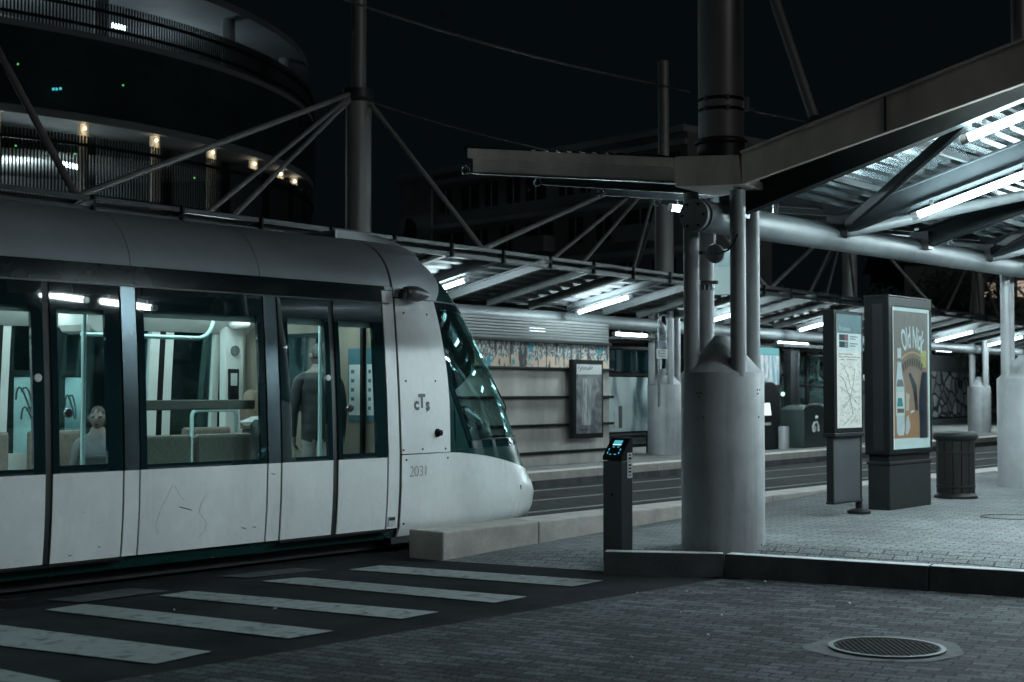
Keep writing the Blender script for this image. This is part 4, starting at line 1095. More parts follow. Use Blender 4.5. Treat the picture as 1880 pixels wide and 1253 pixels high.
# concrete wall with painted frieze, rails and ribbed head
wb = .62
def W_(px, b=wb):                                # a where sight line px meets plane b
    a = 2.
    for _ in range(100):
        p = FP(a, b, 0); a += (px-940-(p.x/p.y*FPX))*p.y/FPX/.62
    return a
wa0, wa1 = W_(470), W_(1118)
wl = thing('concrete_wall', 'stained concrete panel wall with a painted frieze and black rails on the far platform', 'wall', FP(wa1, wb, .24))
MB().prism([FP(wa0, wb, .24), FP(wa1, wb, .24), FP(wa1, wb-.2, .24), FP(wa0, wb-.2, .24)], (0, 0, 1.72)).build('panel', M['concrete'], wl)
def frieze_mat():
    m, nt, out = nodes('painted frieze'); b = nt.nodes.new('ShaderNodeBsdfPrincipled'); b.inputs['Roughness'].default_value = .8
    tc = nt.nodes.new('ShaderNodeTexCoord')
    def noise(sc_, st, det, dist=0.):
        mp = nt.nodes.new('ShaderNodeMapping'); mp.inputs['Scale'].default_value = st; nt.links.new(tc.outputs['Object'], mp.inputs['Vector'])
        n = nt.nodes.new('ShaderNodeTexNoise'); n.inputs['Scale'].default_value = sc_; n.inputs['Detail'].default_value = det; n.inputs['Distortion'].default_value = dist
        nt.links.new(mp.outputs[0], n.inputs['Vector']); return n.outputs['Fac']
    def ramp(x, a, c):
        r = nt.nodes.new('ShaderNodeMapRange'); nt.links.new(x, r.inputs['Value']); r.inputs['From Min'].default_value = a; r.inputs['From Max'].default_value = c; return r.outputs[0]
    def mix(f, x, y):
        k = nt.nodes.new('ShaderNodeMixRGB'); nt.links.new(f, k.inputs[0])
        for i, q in ((1, x), (2, y)):
            if isinstance(q, tuple): k.inputs[i].default_value = q+(1,)
            else: nt.links.new(q, k.inputs[i])
        return k.outputs[0]
    crowd = mix(ramp(noise(26, (1, 1, .7), 4), .42, .60), (.07, .08, .085), (.52, .50, .46))
    sp = nt.nodes.new('ShaderNodeSeparateXYZ'); nt.links.new(tc.outputs['Object'], sp.inputs[0])
    ad = nt.nodes.new('ShaderNodeMath'); ad.operation = 'MULTIPLY_ADD'; ad.inputs[1].default_value = .45; nt.links.new(noise(7, (1, 1, .5), 3), ad.inputs[0]); nt.links.new(sp.outputs['Z'], ad.inputs[2])
    c = mix(ramp(ad.outputs[0], 2.16, 2.12), crowd, (.55, .42, .32))
    c = mix(ramp(noise(11, (1, 1, .22), 4), .55, .60), c, (.04, .045, .05))
    c = mix(ramp(noise(5.5, (1, 1, .8), 6, .4), .60, .64), c, (.03, .24, .30))
    c = mix(ramp(noise(9, (1, 1, .3), 3), .66, .70), c, (.58, .56, .52))
    nt.links.new(c, b.inputs['Base Color']); nt.links.new(b.outputs[0], out.inputs['Surface']); return m
mural = frieze_mat()
MB().prism([FP(wa0, wb+.003, 1.985), FP(wa1, wb+.003, 1.985), FP(wa1, wb-.2, 1.985), FP(wa0, wb-.2, 1.985)], (0, 0, .44)).build('frieze', mural, wl)
for z in (1.965, 1.455, .955, .47):
    MB().bar(FP(wa0, wb+.045, z), FP(wa1+.05, wb+.045, z), .085, .05).build('rail', M['black'], wl, bevel=.008)
MB().bar(FP(wa0, wb+.02, 2.45), FP(wa1, wb+.02, 2.45), .1, .045).build('rail', M['black'], wl)
hm = MB()
for i in range(7): hm.bar(FP(wa0, wb-.03, 2.50+i*.052), FP(wa1, wb-.03, 2.50+i*.052), .06, .046)
hm.build('ribbed_head', M['cladding'], wl, bevel=.006)
for px in (937, 1003, 1066): 
    MB().bar(FP(W_(px), wb+.004, 2.0), FP(W_(px), wb+.004, 2.42), .006, .012, up=FB).build('frieze_joint', M['ink'], wl)
# framed can poster
pa0, pa1 = W_(1036), W_(1091)
pz0, pz1 = .70, 2.14
pf = thing('poster_case', 'black framed poster of a drinks can hung on the concrete wall', 'poster', FP((pa0+pa1)/2, wb+.1, pz0))
def rect(a0, a1, b, z0, z1, th): return MB().prism([FP(a0, b, z0), FP(a1, b, z0), FP(a1, b, z1), FP(a0, b, z1)], -FB*th)
rect(pa0, pa1, wb+.20, pz0, pz1, .10).build('frame', M['black'], pf, bevel=.006)
paw = pa1-pa0
rect(pa0+.09, pa1-.06, wb+.205, pz0+.09, pz1-.08, .008).build('sheet', patches('poster ground', [(0, (.05, .055, .06)), (.42, (.10, .105, .11)), (.55, (.20, .21, .215)), (1, (.42, .43, .43))], 3.5), pf)
rect(pa0+.10, pa1-.07, wb+.208, pz1-.27, pz1-.09, .005).build('sheet_head', M['sticker'], pf)
cm = MB()
ca = pa0+.09+.32*paw
def canp(s): return [FP(ca+x*.16, wb+.211, z) for x, z in s]
cm.prism(canp([(-1, pz0+.3), (-.8, pz0+.24), (.8, pz0+.24), (1, pz0+.3), (1, pz1-.42), (.75, pz1-.34), (-.75, pz1-.34), (-1, pz1-.42)]), -FB*.003)
cm.build('can_print', patches('can print', [(0, (.08, .085, .09)), (.45, (.18, .19, .195)), (.6, (.38, .39, .39)), (1, (.5, .5, .5))], 4., (4, 4, .6)), pf)
sm = MB(); rr = random.Random(2)
for i in range(9):
    x = pa0+.14+i*.055; sm.bar(FP(x, wb+.212, pz1-.2+rr.uniform(-.02, .03)), FP(x+.035, wb+.212, pz1-.13+rr.uniform(-.02, .02)), .014, .004, up=FB)
for i in range(5):
    x = pa0+.2+i*.06; sm.obox(FP(x, wb+.212, pz0+.16), FA, FB, Z, .04, .004, .02)
sm.build('lettering', M['ink'], pf)

# shelter with frosted screen right of the wall
sb = -.55
sa0, sa1 = W_(1112, sb), W_(1194, sb)
sh = thing('glass_shelter', 'black framed shelter with a stained frosted screen between the wall and the column', 'shelter', FP(sa0, sb, .24))
frost = frosted('stained frosted glass', [(0, (.10, .14, .15)), (.36, (.22, .30, .31)), (.5, (.62, .70, .70)), (.62, (.74, .80, .80)), (1, (.82, .86, .86))], 1.7, (1, 1, .55), rough=.35)
def srect(a0, a1, b, z0, z1, th, name, mat, par=None): return MB().prism([FP(a0, b, z0), FP(a1, b, z0), FP(a1, b, z1), FP(a0, b, z1)], -FB*th).build(name, mat, par or sh, bevel=.004)
srect(sa0, sa1-.1, sb, .72, 1.86, .02, 'screen', frost)
srect(sa0, sa1-.1, sb, 1.98, 2.42, .02, 'upper_pane', M['black_glass'])
for z in (.62, 1.92, 2.47, .42): srect(sa0, sa1, sb+.03, z-.035, z+.035, .08, 'frame_bar', M['black'])
for a in (sa0-.05, sa1-.09): srect(a, a+.09, sb+.04, .24, 2.62, .1, 'post', M['black'])
srect(sa0, sa1-.1, sb-.02, .45, .58, .02, 'low_pane', M['shelter_glass'])
srect(sa0-.2, sa1+.3, sb+.5, 2.62, 2.68, 1.3, 'roof', M['charcoal'])
srect(W_(1128, sb+.02), W_(1128, sb+.02)+.12, sb+.02, .82, 1.12, .008, 'notice', M['sticker'])
srect(W_(1136, sb+.02), W_(1136, sb+.02)+.13, sb+.02, .80, 1.26, .008, 'notice', M['cladding'])
# another shelter of the kind further back, seen through the tram
qa0, qa1 = W_(-60, sb), W_(152, sb)
sh = thing('glass_shelter', 'pale frosted shelter screens seen through the tram doors on the left', 'shelter', FP(qa0, sb, .24))
for x0_, x1_ in ((-60, 3), (20, 98), (112, 150)): srect(W_(x0_, sb), W_(x1_, sb), sb, .72, 1.74, .02, 'screen', frost)
for x0_ in (5, 100, 152): srect(W_(x0_, sb), W_(x0_, sb)+.14, sb+.04, .24, 2.62, .1, 'post', M['black'])
for z in (.62, 1.79, 2.47): srect(qa0, qa1, sb+.03, z-.035, z+.035, .08, 'frame_bar', M['black'])
srect(qa0-.2, qa1+.3, sb+.5, 2.62, 2.68, 1.3, 'roof', M['charcoal'])
gm = MB()
for x0_, x1_, zc in ((30, 60, 1.45), (120, 140, 1.35), (40, 70, 1.2)):
    gm.path([FP(W_(x0_, sb)+(W_(x1_, sb)-W_(x0_, sb))*(.5-.5*math.cos(t)), sb+.004, zc+.16*math.sin(1.7*t)) for t in [i*.3 for i in range(18)]], .012, 6)
gm.build('graffiti', M['cladding'], sh)
# sign beside the far column
p = D(1216, 642, FP(FCOLS[2], .5, 0).y)
sg = thing('stop_sign', 'small grey stop name sign hung beside the far column left of the near one', 'sign', p)
MB().obox(p+Z*.10, FA, FB, Z, .42, .04, .16).build('name_board', mk('blue grey sign', (.10, .13, .16), .4), sg, bevel=.004)
MB().obox(p-Z*.09, FA, FB, Z, .42, .04, .2).build('line_board', M['sticker'], sg, bevel=.004)
m = MB()
for i in range(3): m.obox(p+FB*.023+Z*(-.03-.055*i)-FA*.03, FA, FB, Z, .25, .003, .014)
m.obox(p+FB*.023+Z*(-.09)-FA*.18, FA, FB, Z, .03, .003, .14)
m.build('print', M['ink'], sg)
for s in (-1, 1): MB().tube(p+FA*(s*.17)-Z*.2, p+FA*(s*.17)-Z*1.2, .02).build('post', M['chrome'], sg, smooth=True)
for s in (-1, 1): MB().tube(p+FA*(s*.17)+Z*.18, p+FA*(s*.17)+Z*.75, .02).build('hanger', M['chrome'], sg, smooth=True)

# equipment on the far platform right of the near column, built at its own distance
def fpx(px, b): return W_(px, b)
# ticket machine
b = .75
a0, a1 = fpx(1396, b), fpx(1432, b)
tmn = thing('ticket_machine', 'dark round topped ticket machine with a bright screen behind the near column', 'ticket machine', FP((a0+a1)/2, b, .24))
n = 14; ac = (a0+a1)/2; hw = (a1-a0)/2
prof = [FP(ac-hw, b, .24), FP(ac+hw, b, .24), FP(ac+hw, b, 1.45)]+[FP(ac+hw*math.cos(t*PI/n), b, 1.45+.33*math.sin(t*PI/n)) for t in range(1, n)]+[FP(ac-hw, b, 1.45)]
MB().prism(prof, -FB*.45).build('cabinet', M['charcoal'], tmn, bevel=.01)
MB().prism([FP(a0+.02, b+.01, 1.02), FP(ac+.02, b+.01, 1.02), FP(ac-.05, b+.01, 1.30), FP(a0+.02, b+.01, 1.30)], -FB*.015).build('screen', emit('ticket screen', (.75, .97, 1.), 1.1), tmn)
MB().prism([FP(a0+.04, b+.01, .80), FP(ac, b+.01, .80), FP(ac, b+.01, .86), FP(a0+.04, b+.01, .86)], -FB*.015).build('coin_tray', M['sticker'], tmn)
# advertising display behind
b = .3
a0, a1 = fpx(1380, b), fpx(1429, b)
ad = thing('display_case', 'glowing teal and pink display case behind the ticket machine', 'sign', FP(a0, b, .24))
srect(a0-.3, a1+.1, b, 1.6, 2.62, .15, 'case', M['black'], ad)
srect(a0, a1, b+.02, 2.42, 2.58, .015, 'head_strip', emit('teal head strip', (.30, .85, .90), .5), ad)
pic = patches('display picture', [(0, (.03, .09, .11)), (.42, (.08, .20, .24)), (.55, (.30, .34, .36)), (.66, (.55, .48, .50)), (1, (.7, .64, .64))], 3.2, (2, 2, .7))
pb_ = next(n for n in pic.node_tree.nodes if n.type == 'BSDF_PRINCIPLED'); pic.node_tree.links.new(pb_.inputs['Base Color'].links[0].from_socket, pb_.inputs['Emission Color']); pb_.inputs['Emission Strength'].default_value = .5
srect(a0, a1, b+.02, 1.72, 2.41, .015, 'picture', pic, ad)
MB().sphere(FP(a1-.02, b+.12, 1.50), .05).build('indicator', emit('pale green lamp', (.5, 1, .75), 1.5), ad, smooth=True)
for a in (a0-.2, a1): MB().bar(FP(a, b-.08, .24), FP(a, b-.08, 1.6), .08, .08).build('leg', M['black'], ad)
# small grey bollard bin
b = .9
p = FP(fpx(1438, b), b, .24)
bb = thing('bollard', 'small pale cylinder bollard beside the far ticket machine', 'bollard', p)
MB().lathe(p, [(.12, 0), (.12, .5), (.11, .52), (.0, .525)], 24).build('shaft', M['col'], bb, smooth=True)
MB().prism([p+FA*-.1+Z*.55-FB*.3, p+FA*.2+Z*.55-FB*.3, p+FA*.2+Z*1.2-FB*.3, p+FA*-.1+Z*1.0-FB*.3], -FB*.02).build('back_plate', M['sticker'], bb)
# second glass shelter: posts and panes
b = .35
gs = thing('waiting_shelter', 'dark glass waiting shelter behind the green bin on the far platform', 'shelter', FP(fpx(1455, b), b, .24))
pa, pb2 = fpx(1452, b), fpx(1466, b)
srect(pa, pb2, b, .24, 2.62, .2, 'post', M['charcoal'], gs)
srect(pb2-.03, pb2+.03, b+.02, .4, 2.62, .03, 'post_trim', M['chrome'], gs)
pe = fpx(1572, b)
for a in (fpx(1490, b), fpx(1535, b), pe): srect(a, a+.09, b-.8, .24, 2.6, .08, 'post', M['charcoal'], gs)
for z in (2.5, 1.72, .75): srect(pa, pe, b-.82, z-.03, z+.03, .06, 'frame_bar', M['charcoal'], gs)
srect(pa+.1, pe, b-.85, .8, 2.47, .015, 'pane', M['shelter_glass'], gs)
srect(pa-.6, pe+.3, b+.1, 2.62, 2.7, 1.4, 'roof', M['charcoal'], gs)
srect(fpx(1503, b), fpx(1522, b), b-.82, 1.0, 1.7, .02, 'timetable', patches('timetable', [(0, (.2, .22, .14)), (1, (.35, .36, .3))], 4), gs)
srect(pa-.9, pa-.05, b-.2, .75, 2.3, .015, 'side_pane', M['shelter_glass'], gs)
for z in (2.45, 2.3, 1.95): srect(pa-.9, pa, b-.18, z-.03, z+.03, .05, 'frame_bar', M['chrome'], gs)
MB().bar(FP(pa+.3, b-.5, .70), FP(pe-.3, b-.5, .70), .4, .05).build('bench', M['metal_dark'], gs)
# green bin with white mark
b = 1.0
a0, a1 = fpx(1476, b), fpx(1516, b)
gb = thing('litter_bin', 'dark green round topped bin with a white litter emblem on the far platform', 'bin', FP((a0+a1)/2, b, .24))
ac = (a0+a1)/2; hw = (a1-a0)/2
MB().prism([FP(ac-hw, b, .24), FP(ac+hw, b, .24), FP(ac+hw, b, 1.12)]+[FP(ac+hw*math.cos(t*PI/12), b, 1.12+.12*math.sin(t*PI/12)) for t in range(1, 12)]+[FP(ac-hw, b, 1.12)], -FB*.6).build('body', mk('bin green', (.02, .032, .03), .4), gb, bevel=.015)
MB().path([FP(ac-hw*1.0, b-.02, 1.13)]+[FP(ac-hw*math.cos(t*PI/12)*1.02, b-.02, 1.135+.125*math.sin(t*PI/12)) for t in range(1, 12)]+[FP(ac+hw, b-.02, 1.13)], .02, 8).build('lid_trim', M['chrome'], gb, smooth=True)
em = MB()
em.path([FP(ac-.14, b+.012, .62), FP(ac-.17, b+.012, .72), FP(ac-.08, b+.012, .82), FP(ac+.05, b+.012, .84), FP(ac+.13, b+.012, .76), FP(ac+.14, b+.012, .62)], .028, 8)
em.path([FP(ac-.12, b+.012, .62), FP(ac-.04, b+.012, .63), FP(ac-.02, b+.012, .74)], .02, 8)
em.sphere(FP(ac+.03, b+.012, .95), .045)
em.build('emblem', M['sticker'], gb, smooth=True)
# little teal lamp sign
p = D(1517, 656, FP(fpx(1517, -1.5), -1.5, 0).y)
tl = thing('lamp_sign', 'small upright glowing teal sign just left of the map panel', 'sign', p)
MB().obox(p, FA, FB, Z, .22, .08, .5).build('lamp', emit('teal lamp', (.45, .95, 1.), 1.6), tl, bevel=.05)
MB().obox(p+Z*.42, FA, FB, Z, .05, .05, .36).build('hanger', M['metal_dark'], tl)
# service cabinet between the panels
b = .6
a0, a1 = fpx(1578, b), fpx(1600, b)
cb = thing('service_cabinet', 'grey service cabinet on the far platform between the map panel and the poster cabinet', 'cabinet', FP(a0, b, .24))
srect(a0, a1, b, .24, 1.85, .5, 'body', M['cladding'], cb)
srect(a0+.1, a1-.1, b+.01, 1.5, 1.6, .02, 'vent', M['ink'], cb)
MB().lathe(FP((a0+a1)/2, b-.25, 1.85), [(.45, 0), (.2, .16), (0, .2)], 4).build('roof', M['cladding'], cb)
# rubble wall
rb = -4.6
ra0, ra1 = fpx(1640, rb), fpx(1900, rb)
rw = thing('stone_wall', 'dark rubble stone wall behind the litter bin and the far right column', 'wall', FP(ra0, rb, .24))
MB().prism([FP(ra0, rb, .24), FP(ra1, rb, .24), FP(ra1, rb, 3.0), FP(ra0, rb, 3.0)], -FB*.4).build('masonry', mk('dark mortar', (.02, .022, .023), .9, var=.3), rw)
def rubble_mat():
    m, nt, out = nodes('rubble masonry'); b = nt.nodes.new('ShaderNodeBsdfPrincipled'); b.inputs['Roughness'].default_value = .9; b.inputs['Specular IOR Level'].default_value = .15
    tc = nt.nodes.new('ShaderNodeTexCoord'); mp = nt.nodes.new('ShaderNodeMapping'); mp.inputs['Scale'].default_value = (1, 1, 1.25)
    n = nt.nodes.new('ShaderNodeTexNoise'); n.inputs['Scale'].default_value = 2; nt.links.new(tc.outputs['Object'], n.inputs['Vector'])
    ad = nt.nodes.new('ShaderNodeVectorMath'); ad.operation = 'MULTIPLY_ADD'; ad.inputs[1].default_value = (.25, .25, .25)
    nt.links.new(n.outputs['Color'], ad.inputs[0]); nt.links.new(tc.outputs['Object'], ad.inputs[2]); nt.links.new(ad.outputs[0], mp.inputs['Vector'])
    v = nt.nodes.new('ShaderNodeTexVoronoi'); v.inputs['Scale'].default_value = 1.7; v.feature = 'DISTANCE_TO_EDGE'; nt.links.new(mp.outputs[0], v.inputs['Vector'])
    v2 = nt.nodes.new('ShaderNodeTexVoronoi'); v2.inputs['Scale'].default_value = 1.7; nt.links.new(mp.outputs[0], v2.inputs['Vector'])
    r = nt.nodes.new('ShaderNodeMapRange'); r.inputs['From Min'].default_value = .05; r.inputs['From Max'].default_value = .11; nt.links.new(v.outputs['Distance'], r.inputs['Value'])
    bw = nt.nodes.new('ShaderNodeRGBToBW'); nt.links.new(v2.outputs['Color'], bw.inputs[0])
    rc = nt.nodes.new('ShaderNodeValToRGB'); rc.color_ramp.elements[0].color = (.045, .05, .052, 1); rc.color_ramp.elements[1].color = (.15, .155, .16, 1); nt.links.new(bw.outputs[0], rc.inputs['Fac'])
    mx = nt.nodes.new('ShaderNodeMixRGB'); mx.inputs[1].default_value = (.012, .013, .014, 1); nt.links.new(r.outputs[0], mx.inputs[0]); nt.links.new(rc.outputs[0], mx.inputs[2])
    nt.links.new(mx.outputs[0], b.inputs['Base Color'])
    bp = nt.nodes.new('ShaderNodeBump'); bp.inputs['Strength'].default_value = .8; bp.inputs['Distance'].default_value = .05; nt.links.new(r.outputs[0], bp.inputs['Height']); nt.links.new(bp.outputs[0], b.inputs['Normal'])
    nt.links.new(b.outputs[0], out.inputs['Surface']); return m
MB().prism([FP(ra0, rb+.005, .55), FP(ra1, rb+.005, .55), FP(ra1, rb+.005, 2.35), FP(ra0, rb+.005, 2.35)], FB*.08).build('stone_facing', rubble_mat(), rw, bevel=.02)

# ================================================================== NEAR PLATFORM FURNITURE
# ticket validator
vb = G(1124, 1027, .10)
vu = vb+U*.085
vt = thing('ticket_validator', 'slim dark steel ticket validator post with a glowing teal screen', 'validator', (vu.x, vu.y, .08))
def VL(n, u, z): return vu+N*n+U*u+Z*(z-vu.z)
top = 1.155; fr = .98; zb = .05
pr = [VL(-.10, -.085, zb+.02), VL(-.10, .085, zb+.02), VL(-.10, .085, fr-.03), VL(-.10, -.085, fr-.03)]
MB().prism(pr, N*.2).build('post', mk('brushed dark steel', (.04, .043, .046), .42, .4, var=.2, streak=8), vt, bevel=.008)
MB().prism([VL(-.102, -.088, fr-.025), VL(-.102, .088, fr-.025), VL(-.102, .088, top-.02), VL(-.102, .07, top), VL(-.102, .045, top-.01), VL(-.102, -.088, fr+.01)], N*.204).build('head', M['black'], vt, bevel=.008)
MB().prism([VL(-.09, -.075, zb-.06), VL(-.09, .075, zb-.06), VL(-.09, .075, zb+.02), VL(-.09, -.075, zb+.02)], N*.18).build('foot', M['charcoal'], vt)
s0, s1 = VL(0, -.088, fr+.01), VL(0, .045, top-.01)
sd_ = (s1-s0); sn_ = sd_.normalized().cross(N); sn_ = sn_ if sn_.z > 0 else -sn_
def SL_(n, k, off=.004): return s0+sd_*k+N*n+sn_*off
MB().poly([SL_(-.045, .62), SL_(.045, .62), SL_(.045, .86), SL_(-.045, .86)]).build('screen', M['screen'], vt)
MB().poly([SL_(-.045, .60), SL_(.045, .60), SL_(.045, .635, .005), SL_(-.045, .635, .005)]).build('screen_bar', emit('pale screen', (.6, .95, 1.), 1.2), vt)
for (n0, k0, w, h) in ((-.06, .18, .008, .1), (-.06, .36, .008, .1), (.06, .18, .008, .1), (.06, .36, .008, .1), (-.025, .50, .022, .03), (.025, .50, .022, .03), (-.025, .10, .022, .03), (.025, .10, .022, .03)):
    MB().poly([SL_(n0-w/2, k0-h/2), SL_(n0+w/2, k0-h/2), SL_(n0+w/2, k0+h/2), SL_(n0-w/2, k0+h/2)]).build('led', M['led'], vt)
MB().obox(VL(-.0, -.0865, .66), N, U, Z, .022, .006, .022).build('lock', M['black'], vt)
stk = MB().prism([VL(.1025, -.02, .86), VL(.1025, .055, .86), VL(.1025, .055, 1.06), VL(.1025, -.02, 1.06)], -N*.004)
stk = MB().prism([VL(.101, -.0, .80), VL(.101, .075, .80), VL(.101, .075, 1.02), VL(.101, -.0, 1.02)], N*.003).build('sticker', M['sticker'], vt)
m = MB()
for i, (h, w) in enumerate(((.018, .03), (.03, .045), (.008, .03), (.022, .04), (.018, .045), (.022, .04), (.012, .035))):
    m.obox(VL(.105, .037, 1.0-i*.029), N, U, Z, .002, w, h*.75)
m.build('sticker_print', M['ink'], vt)

# map totem
ft = G(1577, 944, .235); 
mt = thing('map_panel', 'slim black network map panel on a round foot, left of the poster cabinet', 'information panel', (ft.x, ft.y, .235))
def ML(s, n, z): return Vector((ft.x, ft.y, 0))-U*s+N*n+Z*z
MB().lathe(ML(0, 0, .22), [(.12, 0), (.125, .02), (.125, .05), (.10, .07), (.04, .08)], 32).build('foot', M['charcoal'], mt, smooth=True)
MB().tube(ML(0, 0, .28), ML(0, 0, 1.15), .036, n=20).build('pole', M['charcoal'], mt, smooth=True)
def mrect(s0, s1, n, z0, z1, th, name, mat, bevel=.006): return MB().prism([ML(s1, n, z0), ML(s0, n, z0), ML(s0, n, z1), ML(s1, n, z1)], -N*th).build(name, mat, mt, bevel=bevel)
mrect(.0, .66, .06, 1.12, 2.41, .13, 'case', M['black'])
mrect(.02, .62, .03, .40, 1.08, .06, 'lower_panel', mk('grey back panel', (.05, .053, .056), .6, .0, spec=.2))
mrect(-.01, .67, .07, 1.08, 1.12, .15, 'shelf', M['charcoal'])
mrect(.0, .66, .05, .375, .40, .10, 'bottom_rail', M['charcoal'])
mrect(.635, .66, .04, .40, 1.08, .08, 'side_rail', M['charcoal'])
mrect(.05, .60, .066, 1.17, 2.37, .006, 'map_sheet', glow('map paper', (.66, .62, .58), .42), 0)  # emission is added to brighten the map print
mrect(.05, .60, .0685, 2.17, 2.37, .003, 'map_header', glow('map header', (.13, .19, .21), .10), 0)
mrect(.05, .60, .0685, 1.98, 2.168, .003, 'line_box', glow('map light band', (.55, .60, .60), .40), 0)
MB().text('Rotonde', .075, lambda x, y: ML(.43-x, .0695, 2.195+y)).build('stop_name', M['sticker'], mt)
for zc, c, ch in ((2.125, (.35, .05, .06), 'A'), (2.05, (.05, .06, .07), 'D')):
    mrect(.36, .56, .0705, zc-.032, zc+.032, .002, 'line_box', M['ink'], 0)
    mrect(.37, .44, .0715, zc-.026, zc+.026, .002, 'line_badge', mk('badge '+ch, (.45, .12, .14) if ch == 'A' else (.3, .32, .33), .5), 0)
    MB().text(ch, .055, lambda x, y: ML(.405-x, .0725, zc-.02+y)).build('line_letter', M['ink'], mt)
    m = MB()
    for i in range(2): m.bar(ML(.32, .0705, zc+.012-.024*i), ML(.14+.05*i, .0705, zc+.012-.024*i), .008, .002, up=N)
    m.build('line_text', M['ink'], mt)
m = MB(); rr = random.Random(9)
for k in range(3):
    z = 1.95-.03*k; s = .57
    while s > .1:
        l = rr.uniform(.02, .05)
        if rr.random() < .7: m.bar(ML(s, .0685, z), ML(s-l, .0685, z+rr.uniform(-.006, .006)), .007, .002, up=N)
        s -= l+.015
m.build('map_text', M['ink'], mt)
grey_ink = mk('grey map ink', (.44, .42, .39), .6)
m = MB()
for path in ([(.56, 1.72), (.5, 1.70), (.44, 1.66), (.4, 1.58), (.33, 1.5), (.28, 1.4), (.26, 1.3), (.38, 1.24), (.5, 1.19)], [(.5, 1.85), (.36, 1.72), (.31, 1.6), (.2, 1.55)], [(.55, 1.6), (.4, 1.55), (.3, 1.52), (.15, 1.42)], [(.2, 1.8), (.25, 1.62), (.31, 1.5), (.45, 1.38)]):
    for (s0_, z0_), (s1_, z1_) in zip(path, path[1:]): m.bar(ML(s0_, .0685, z0_), ML(s1_, .0685, z1_), .006, .002, up=N)
for i in range(240):
    s, z = rr.uniform(.1, .56), rr.uniform(1.2, 1.85); m.bar(ML(s, .0685, z), ML(s-rr.uniform(.01, .05), .0685, z+rr.choice([0, 0, 0, .008, -.01, .02])), .0035, .002, up=N)
m.build('map_lines', grey_ink, mt)

mrect(.03, .62, .082, 1.14, 2.39, .004, 'glass_front', glass('panel glass', (.9, .93, .93), extra=.03, dirt=.06), 0)
# advertising cabinet
ac0 = G(1634, 938, PLAT)
ab = thing('poster_cabinet', 'tall black advertising cabinet with an orange rum poster on the near platform', 'advertising panel', (ac0.x, ac0.y, PLAT))
def AL(s, n, z): return Vector((ac0.x, ac0.y, 0))+U*s+N*n+Z*z
def arect(s0, s1, n, z0, z1, th, name, mat, bevel=.006, par=None): return MB().prism([AL(s0, n, z0), AL(s1, n, z0), AL(s1, n, z1), AL(s0, n, z1)], -N*th).build(name, mat, par or ab, bevel=bevel)
AW = 1.10
ah = CAM_Z+(720-541)/FPX*ac0.y
arect(0, AW, 0, PLAT, .74, .26, 'plinth', M['plinth'], .01)
arect(-.01, AW+.01, .01, .74, .775, .28, 'plinth_rail', M['charcoal'])
arect(.01, AW-.01, -.01, .775, .85, .24, 'neck', M['black'])
arect(-.02, AW+.02, .015, .85, ah-.02, .30, 'case', M['black'], .012)
arect(-.025, AW+.025, .02, ah-.02, ah, .31, 'cap', M['charcoal'])
arect(-.024, -.018, -.06, .9, ah-.1, .12, 'side_trim', M['charcoal'])
z0, z1 = .91, ah-.13
S0, S1 = .08, AW-.06
def pg(name, c0, c1, e):
    m, nt, out = nodes(name); b = nt.nodes.new('ShaderNodeBsdfPrincipled'); b.inputs['Roughness'].default_value = .35
    tc = nt.nodes.new('ShaderNodeTexCoord'); sp = nt.nodes.new('ShaderNodeSeparateXYZ'); nt.links.new(tc.outputs['Object'], sp.inputs[0])
    r = nt.nodes.new('ShaderNodeMapRange'); r.inputs['From Min'].default_value = .7; r.inputs['From Max'].default_value = 1.9
    nt.links.new(sp.outputs['Z'], r.inputs['Value'])
    mx = nt.nodes.new('ShaderNodeMixRGB'); mx.inputs[1].default_value = rgb(c0); mx.inputs[2].default_value = rgb(c1)
    nt.links.new(r.outputs[0], mx.inputs[0]); nt.links.new(mx.outputs[0], b.inputs['Base Color'])
    nt.links.new(mx.outputs[0], b.inputs['Emission Color']); b.inputs['Emission Strength'].default_value = e
    nt.links.new(b.outputs[0], out.inputs['Surface']); return m
E = .16
pw = glow('poster white', (.62, .68, .67), E); 
arect(S0, S1, .019, z0, z1, .004, 'poster_margin', pw, 0)
arect(S0+.005, S1-.045, .021, z0+.12, z1-.04, .002, 'poster_ground', pg('poster ground print', (.40, .20, .10), (.21, .175, .16), E), 0)
wl_ = S1-S0
def px2(s, z): return AL(S0+s*wl_, .0, z0+z*(z1-z0))
def apoly(pts, off, name, mat):
    return MB().poly([px2(s, z)+N*off for s, z in pts]).build(name, mat, ab)
navy = glow('poster navy', (.022, .026, .04), .1)
apoly([(.70, .07), (.92, .07), (.92, .545), (.78, .545), (.70, .42), (.68, .30), (.70, .18)], .0225, 'dark_shape', navy)
apoly([(.76, .58), (.9, .58), (.9, .70), (.74, .70)], .0225, 'yellow_shape', glow('poster lime', (.42, .42, .15), E))
apoly([(.58, .27), (.66, .27), (.62, .45), (.46, .54), (.40, .53), (.52, .42)], .0225, 'dark_shape', navy)
bot = [(.07, .12), (.12, .095), (.24, .095), (.28, .13), (.28, .45), (.22, .54), (.20, .60), (.20, .71), (.10, .71), (.10, .60), (.08, .54), (.05, .45)]
apoly(bot, .0235, 'bottle', glow('poster bottle', (.50, .55, .57), E))
apoly([(.05, .235), (.28, .235), (.28, .40), (.05, .40)], .0245, 'bottle_label', glow('poster label', (.62, .62, .58), E))
apoly([(.08, .30), (.24, .30), (.21, .36), (.10, .36)], .0252, 'label_art', glow('poster teal', (.03, .22, .24), E))
apoly([(.08, .255), (.26, .255), (.26, .285), (.08, .285)], .0252, 'label_art', glow('poster brown', (.12, .10, .08), E))
apoly([(.06, .44), (.27, .44), (.23, .49), (.10, .49)], .0252, 'label_art', glow('poster grey', (.20, .19, .18), E))
